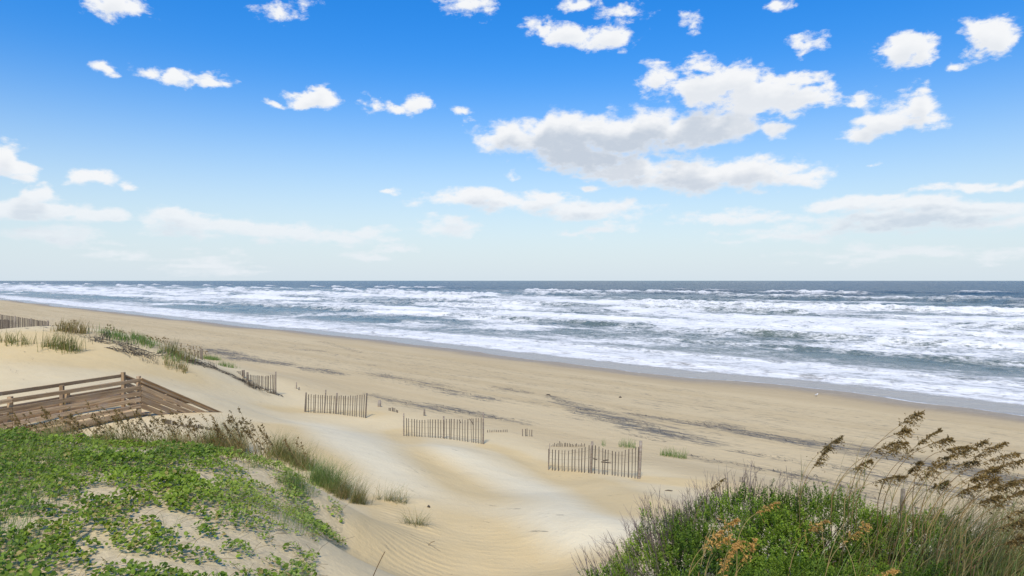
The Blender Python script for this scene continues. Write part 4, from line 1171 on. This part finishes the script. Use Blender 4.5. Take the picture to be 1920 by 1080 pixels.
# ------------------------------------------------------------------ bushes on the right dune
def lump(dirs, seed):
    a_ = np.arctan2(dirs[:, 1], dirs[:, 0]); e_ = dirs[:, 2]
    return 1 + .30 * (fbm(a_ * 1.6 + seed, e_ * 3.0, seed, 3) - .5) * 2 * .6 + .16 * (fbm(a_ * 5 + seed, e_ * 9, seed + 5, 2) - .5) * 2
def bush(label, c, rad, nspr, seed, twigs, sparse=0.0, upr=.5):
    c = Vector(c) - Vector((0, 0, .12)); zg = min(h1(c.x, c.y), c.z)
    root = thing('bush', label, 'bush', (c.x, c.y, zg), 'leafy bushes crowding the right dune')
    ro = np.array(root.location); cc = np.array(c); rr = np.array(rad)
    fo = Acc()
    for layer, (fr, m) in enumerate(((1.0, nspr), (.86, int(nspr * .55)))):
        d = norm(RNG.normal(0, 1, (m, 3))); d = d[d[:, 2] > -.35]
        l_ = lump(d, seed)
        P = cc + d * rr * (l_ * fr * RNG.uniform(.92, 1.05, len(d)))[:, None]
        gate = fbm(P[:, 0] * 5, P[:, 1] * 5 + P[:, 2] * 4, seed, 2)
        k = gate > (.14 + sparse); P, d = P[k], d[k]
        ax = norm(d * (1 - upr) + np.array([0.05, 0, upr]) + RNG.normal(0, .16, d.shape))
        clump = np.clip(fbm(P[:, 0] * 2.4, P[:, 1] * 2.4 + P[:, 2] * 2, seed + 9, 2) * 1.1 - .05, 0, 1)
        K = 12
        for j in range(K):
            f = j / (K - 1)
            an = RNG.uniform(0, 6.28, len(P))
            t1 = norm(np.cross(ax, np.array([.2, .9, .1]))); t2 = np.cross(ax, t1)
            rad_ = t1 * np.cos(an)[:, None] + t2 * np.sin(an)[:, None]
            ld = norm(rad_ * (.95 - .55 * f) + ax * (.25 + .8 * f))
            pos = P + ax * (.085 * (f - .65)) + ld * .014
            leaves(fo, pos, norm(ax * .8 - rad_ * .4 + RNG.normal(0, .2, ax.shape)), ld, RNG.uniform(.015, .024, len(P)) * (1.0 - .25 * f), np.clip((clump - .22) * 1.1 + f * .30 + RNG.normal(0, .13, len(P)), .06, 1), 'dia', .25)  # shade between clumps painted into leaf tone, sprig tips kept lighter
    link('foliage', fo.mesh('foliage', M_BUSH, tuple(ro)), root)['kind'] = 'stuff'
    # limbs and inner twigs
    br = Acc()
    m = 46
    d = norm(np.c_[RNG.normal(0, 1, (m, 2)), np.abs(RNG.normal(.5, .6, m))])
    for i in range(m):
        e = cc + d[i] * rr * .93
        base = np.array([c.x + RNG.normal(0, .12), c.y + RNG.normal(0, .12), zg - .05])
        tube(br, bez(base, (base + e) / 2 + np.array([0, 0, -.08]) + RNG.normal(0, .06, 3), e, 6), np.linspace(.012, .003, 6), RNG.random(), 4)
    link('branches', br.mesh('branches', M_TWIG, tuple(ro)), root)
    if twigs:
        tw = Acc()
        n, (a0, a1), L, leanx = twigs
        for i in range(n):
            az_ = R(random.uniform(a0, a1)); el_ = R(random.uniform(15, 75))
            d_ = np.array([[math.cos(az_) * math.cos(el_), math.sin(az_) * math.cos(el_), math.sin(el_)]])
            s0 = cc + d_[0] * rr * float(lump(d_, seed)[0]) * .86
            ln = L * random.uniform(.5, 1.35)
            dr = norm(np.array([leanx + random.gauss(0, .14) + d_[0, 0] * .25, random.gauss(0, .12), 1.0]))
            e = s0 + dr * ln
            tube(tw, bez(s0, s0 + dr * ln * .5 + RNG.normal(0, .012, 3), e, 5), np.linspace(.0034, .0011, 5), RNG.random(), 3)
            for j in range(random.randint(1, 4)):
                f = random.uniform(.35, .9); q0 = s0 + dr * ln * f
                q1 = q0 + (dr * .8 + np.array([random.gauss(0, .45), random.gauss(0, .3), .1])) * ln * random.uniform(.15, .3)
                tube(tw, [q0, q1], (.0016, .0008), RNG.random(), 3)
        link('bare_twigs', tw.mesh('bare_twigs', M_TWIG, tuple(ro)), root)['kind'] = 'stuff'
    return root
bush('low leftmost bush with small leafy sprigs reaching over the sand', (1.12, 6.15, 5.62), (.62, .65, .72), 1100, 3, (60, (60, 250), .30, -.2), .08)
bush('bush at the left slope, its edge bristling with bare purple-grey twigs', (1.75, 7.0, 5.72), (.85, .80, .86), 2700, 7, (210, (40, 240), .36, -.22), .02)
bush('bush at the top left of the thicket with tall bare twigs against the sand', (2.55, 7.5, 5.95), (.90, .80, .80), 2700, 11, (160, (30, 200), .34, -.04))
bush('rounded green bush at the highest point of the thicket', (3.35, 7.5, 6.0), (.95, .80, .80), 2700, 15, (90, (30, 160), .30, .05))
bush('bright green bush beneath the long flat sea oat plumes', (4.15, 6.9, 5.92), (.90, .85, .80), 2700, 21, (24, (30, 150), .25, .1))
bush('bush sloping down at the right edge among dry grass', (4.35, 5.9, 5.75), (.85, .80, .72), 2400, 27, None)
bush('front bush at the left with grey twigs showing through', (1.75, 5.75, 5.72), (.75, .70, .72), 2400, 31, (60, (60, 220), .20, -.15), .10)
bush('front middle bush behind the golden plumes', (2.6, 6.0, 5.95), (.85, .85, .62), 2700, 37, None, .03)
bush('front right bush with the brightest leaf tips', (3.45, 5.85, 5.92), (.90, .90, .66), 2700, 41, None)
bush('small sprawling sprigs with rounded leaves, lowest at the left foot of the bushes', (.84, 6.25, 6.12), (.30, .34, .34), 230, 47, (14, (90, 250), .26, -.35), .10, .35)
# long grass and dry stems between bush and beach at the right edge
def grass_mass():
    for lab, cx, cy, sx_, sy_, n, L, mt, tn, az0, dn in (
        ('dense tangle of dry brown grass and stems at the right edge behind the bush', 4.55, 6.25, .50, .40, 1300, 1.0, M_GRASS, (.30, .25), .1, .5),
        ('green grass arching over the right side of the bush', 4.5, 6.0, .5, .35, 260, .8, M_GGRASS, (.5, .25), .1, .6),
        ('thin dark grass stems between the sea oats behind the bush', 4.5, 7.0, .7, .30, 300, 1.05, M_STEM, (.5, .3), .1, .2),
        ('pale grass stems growing through the middle of the bush', 2.9, 6.2, 1.0, .5, 90, .95, M_GGRASS, (.75, .2), .1, .3)):
        x = cx + RNG.normal(0, sx_, n); y = cy + RNG.normal(0, sy_, n)
        ac = Acc()
        blades(ac, np.c_[x, y, H(x, y)], RNG.normal(az0, .45, n), RNG.uniform(L * .55, L * 1.15, n), RNG.uniform(.8, 2.0, n), RNG.uniform(.003, .0055, n), np.clip(RNG.normal(tn[0], tn[1], n), 0, 1), 7, up=.55)
        o = link('dune_grass', ac.mesh('dune_grass', mt, (cx, cy, 6)), None, (cx, cy, 6)); tag(o, lab, 'grass', 'long grass around the right-hand bushes')
grass_mass()

# ------------------------------------------------------------------ seaweed and straw litter on the beach
def litter():
    ac = Acc()
    for pts, wd, k in WRACK:
        w = wp(*pts)
        for i in range(len(w) - 1):
            (ax, ay), (bx, by) = w[i], w[i + 1]
            L = math.hypot(bx - ax, by - ay)
            n = int(L * 30 * k * (wd[i] + wd[i + 1]))
            u = RNG.random(n); v = RNG.normal(0, .6, n) * (wd[i] * (1 - u) + wd[i + 1] * u)
            nx, ny = -(by - ay) / L, (bx - ax) / L
            x = ax + (bx - ax) * u + nx * v; y = ay + (by - ay) * u + ny * v
            kk = fbm((x + y) * 1.2, (y - x) * .25, 19, 3) > .46; x, y = x[kk], y[kk]; n = len(x)
            if not n: continue
            an = RNG.normal(math.atan2(1, -1), .5, n); ln = RNG.uniform(.04, .22, n)
            z = H(x, y)
            dx, dy = np.cos(an) * ln, np.sin(an) * ln
            A_ = np.c_[x, y, z + .004]; B_ = np.c_[x + dx, y + dy, z + RNG.uniform(.008, .05, n)]
            sd_ = np.c_[-np.sin(an), np.cos(an), np.zeros(n)] * RNG.uniform(.006, .018, n)[:, None]
            V = np.stack([A_ - sd_, A_ + sd_, B_ + sd_ * .6, B_ - sd_ * .6], 1)
            Fa = np.array([[0, 1, 2], [0, 2, 3]])[None] + (np.arange(n) * 4)[:, None, None]
            ac.add(V, Fa, np.repeat(RNG.random(n), 4))
    o = link('seaweed_wrack', ac.mesh('seaweed_wrack', M_STRAW)); tag(o, 'dark dried seaweed and straw lying in long streaks on the beach'); o['kind'] = 'stuff'
litter()
for lab, px, py, L, W_ in (('small dark driftwood piece beside the streak in the middle of the beach', 1028, 741, .30, .07), ('dark lump of wrack on the open beach right of the middle', 1163, 746, .18, .08), ('stick lying in the sand above the bare twigs of the bush', 1254, 921, .22, .03), ('dark clod on the bare sand right of the wide grass tuft', 804, 952, .06, .05)):
    b = hit(px, py); ac = Acc()
    tube(ac, [(b.x - L / 2, b.y, b.z + .01), (b.x - L * .1, b.y + .01, b.z + W_ * .6), (b.x + L * .25, b.y - .02, b.z + W_ * .5), (b.x + L / 2, b.y, b.z + .01)], (W_ * .3, W_ * .55, W_ * .5, W_ * .15), .1, 6)
    o = link('driftwood', ac.mesh('driftwood', M_STRAW, tuple(b)), None, b); tag(o, lab, 'driftwood')

# ------------------------------------------------------------------ shore birds
def bird(label, px, py, sc_, face):
    b = hit(px, py)
    root = thing('shore_bird', label, 'bird', tuple(b), None, face)
    body = Acc()
    prof = [(-.13, .004, .10), (-.09, .018, .105), (-.04, .036, .105), (.01, .040, .11), (.05, .028, .13), (.07, .019, .155), (.09, .021, .165), (.105, .014, .165), (.115, .004, .163)]
    V, Fc = [], []
    k = 10
    for (x, r_, z) in prof:
        for j in range(k):
            an = 2 * math.pi * j / k
            V.append((x * sc_, math.cos(an) * r_ * sc_, (z + math.sin(an) * r_) * sc_))
    for i in range(len(prof) - 1):
        for j in range(k):
            a0, a1 = i * k + j, i * k + (j + 1) % k
            Fc += [(a0, a1, a1 + k), (a0, a1 + k, a0 + k)]
    me = mesh_np('body', np.array(V), np.array(Fc), 3, M_BIRD, True); link('body', me, root)
    for nm, pts, r_, mt in (('leg', ((0, .012, .08), (-.005, .012, .04), (.005, .012, -.01)), .003, M_BEAK), ('leg', ((.005, -.012, .08), (.0, -.012, .04), (.02, -.012, -.01)), .003, M_BEAK), ('beak', ((.11, 0, .163), (.13, 0, .16), (.15, 0, .155)), .003, M_BEAK)):
        ac = Acc(); tube(ac, np.array(pts) * sc_, r_ * sc_, .2, 4); link(nm, ac.mesh(nm, mt), root)
    for s in (-1, 1):
        ac = Acc(); P0 = np.array([[.03, s * .036, .125], [-.03, s * .043, .135], [-.15, s * .012, .105], [-.05, s * .046, .100]]) * sc_
        ac.add(P0, [[0, 1, 3], [1, 2, 3]], .3); link('wing', ac.mesh('wing', M_WING), root)
def plain(name, c):
    m, q, b = new_mat(name); n_ = q.noise(None, 60, 2)
    q.l.new(q.mix(n_, c4(*[v * .8 for v in c]), c4(*c)), b.inputs['Base Color']); b.inputs['Roughness'].default_value = .8
    return m
M_BIRD, M_WING, M_BEAK = plain('bird_feather', (.72, .70, .66)), plain('wing_feather', (.26, .24, .22)), plain('bird_leg', (.10, .07, .05))
bird('small pale shore bird standing on the damp sand at the right, near the water', 1531, 744, 1.35, .3)
bird('tiny grey bird by the far water edge at the left', 304, 597, 2.0, 2.5)
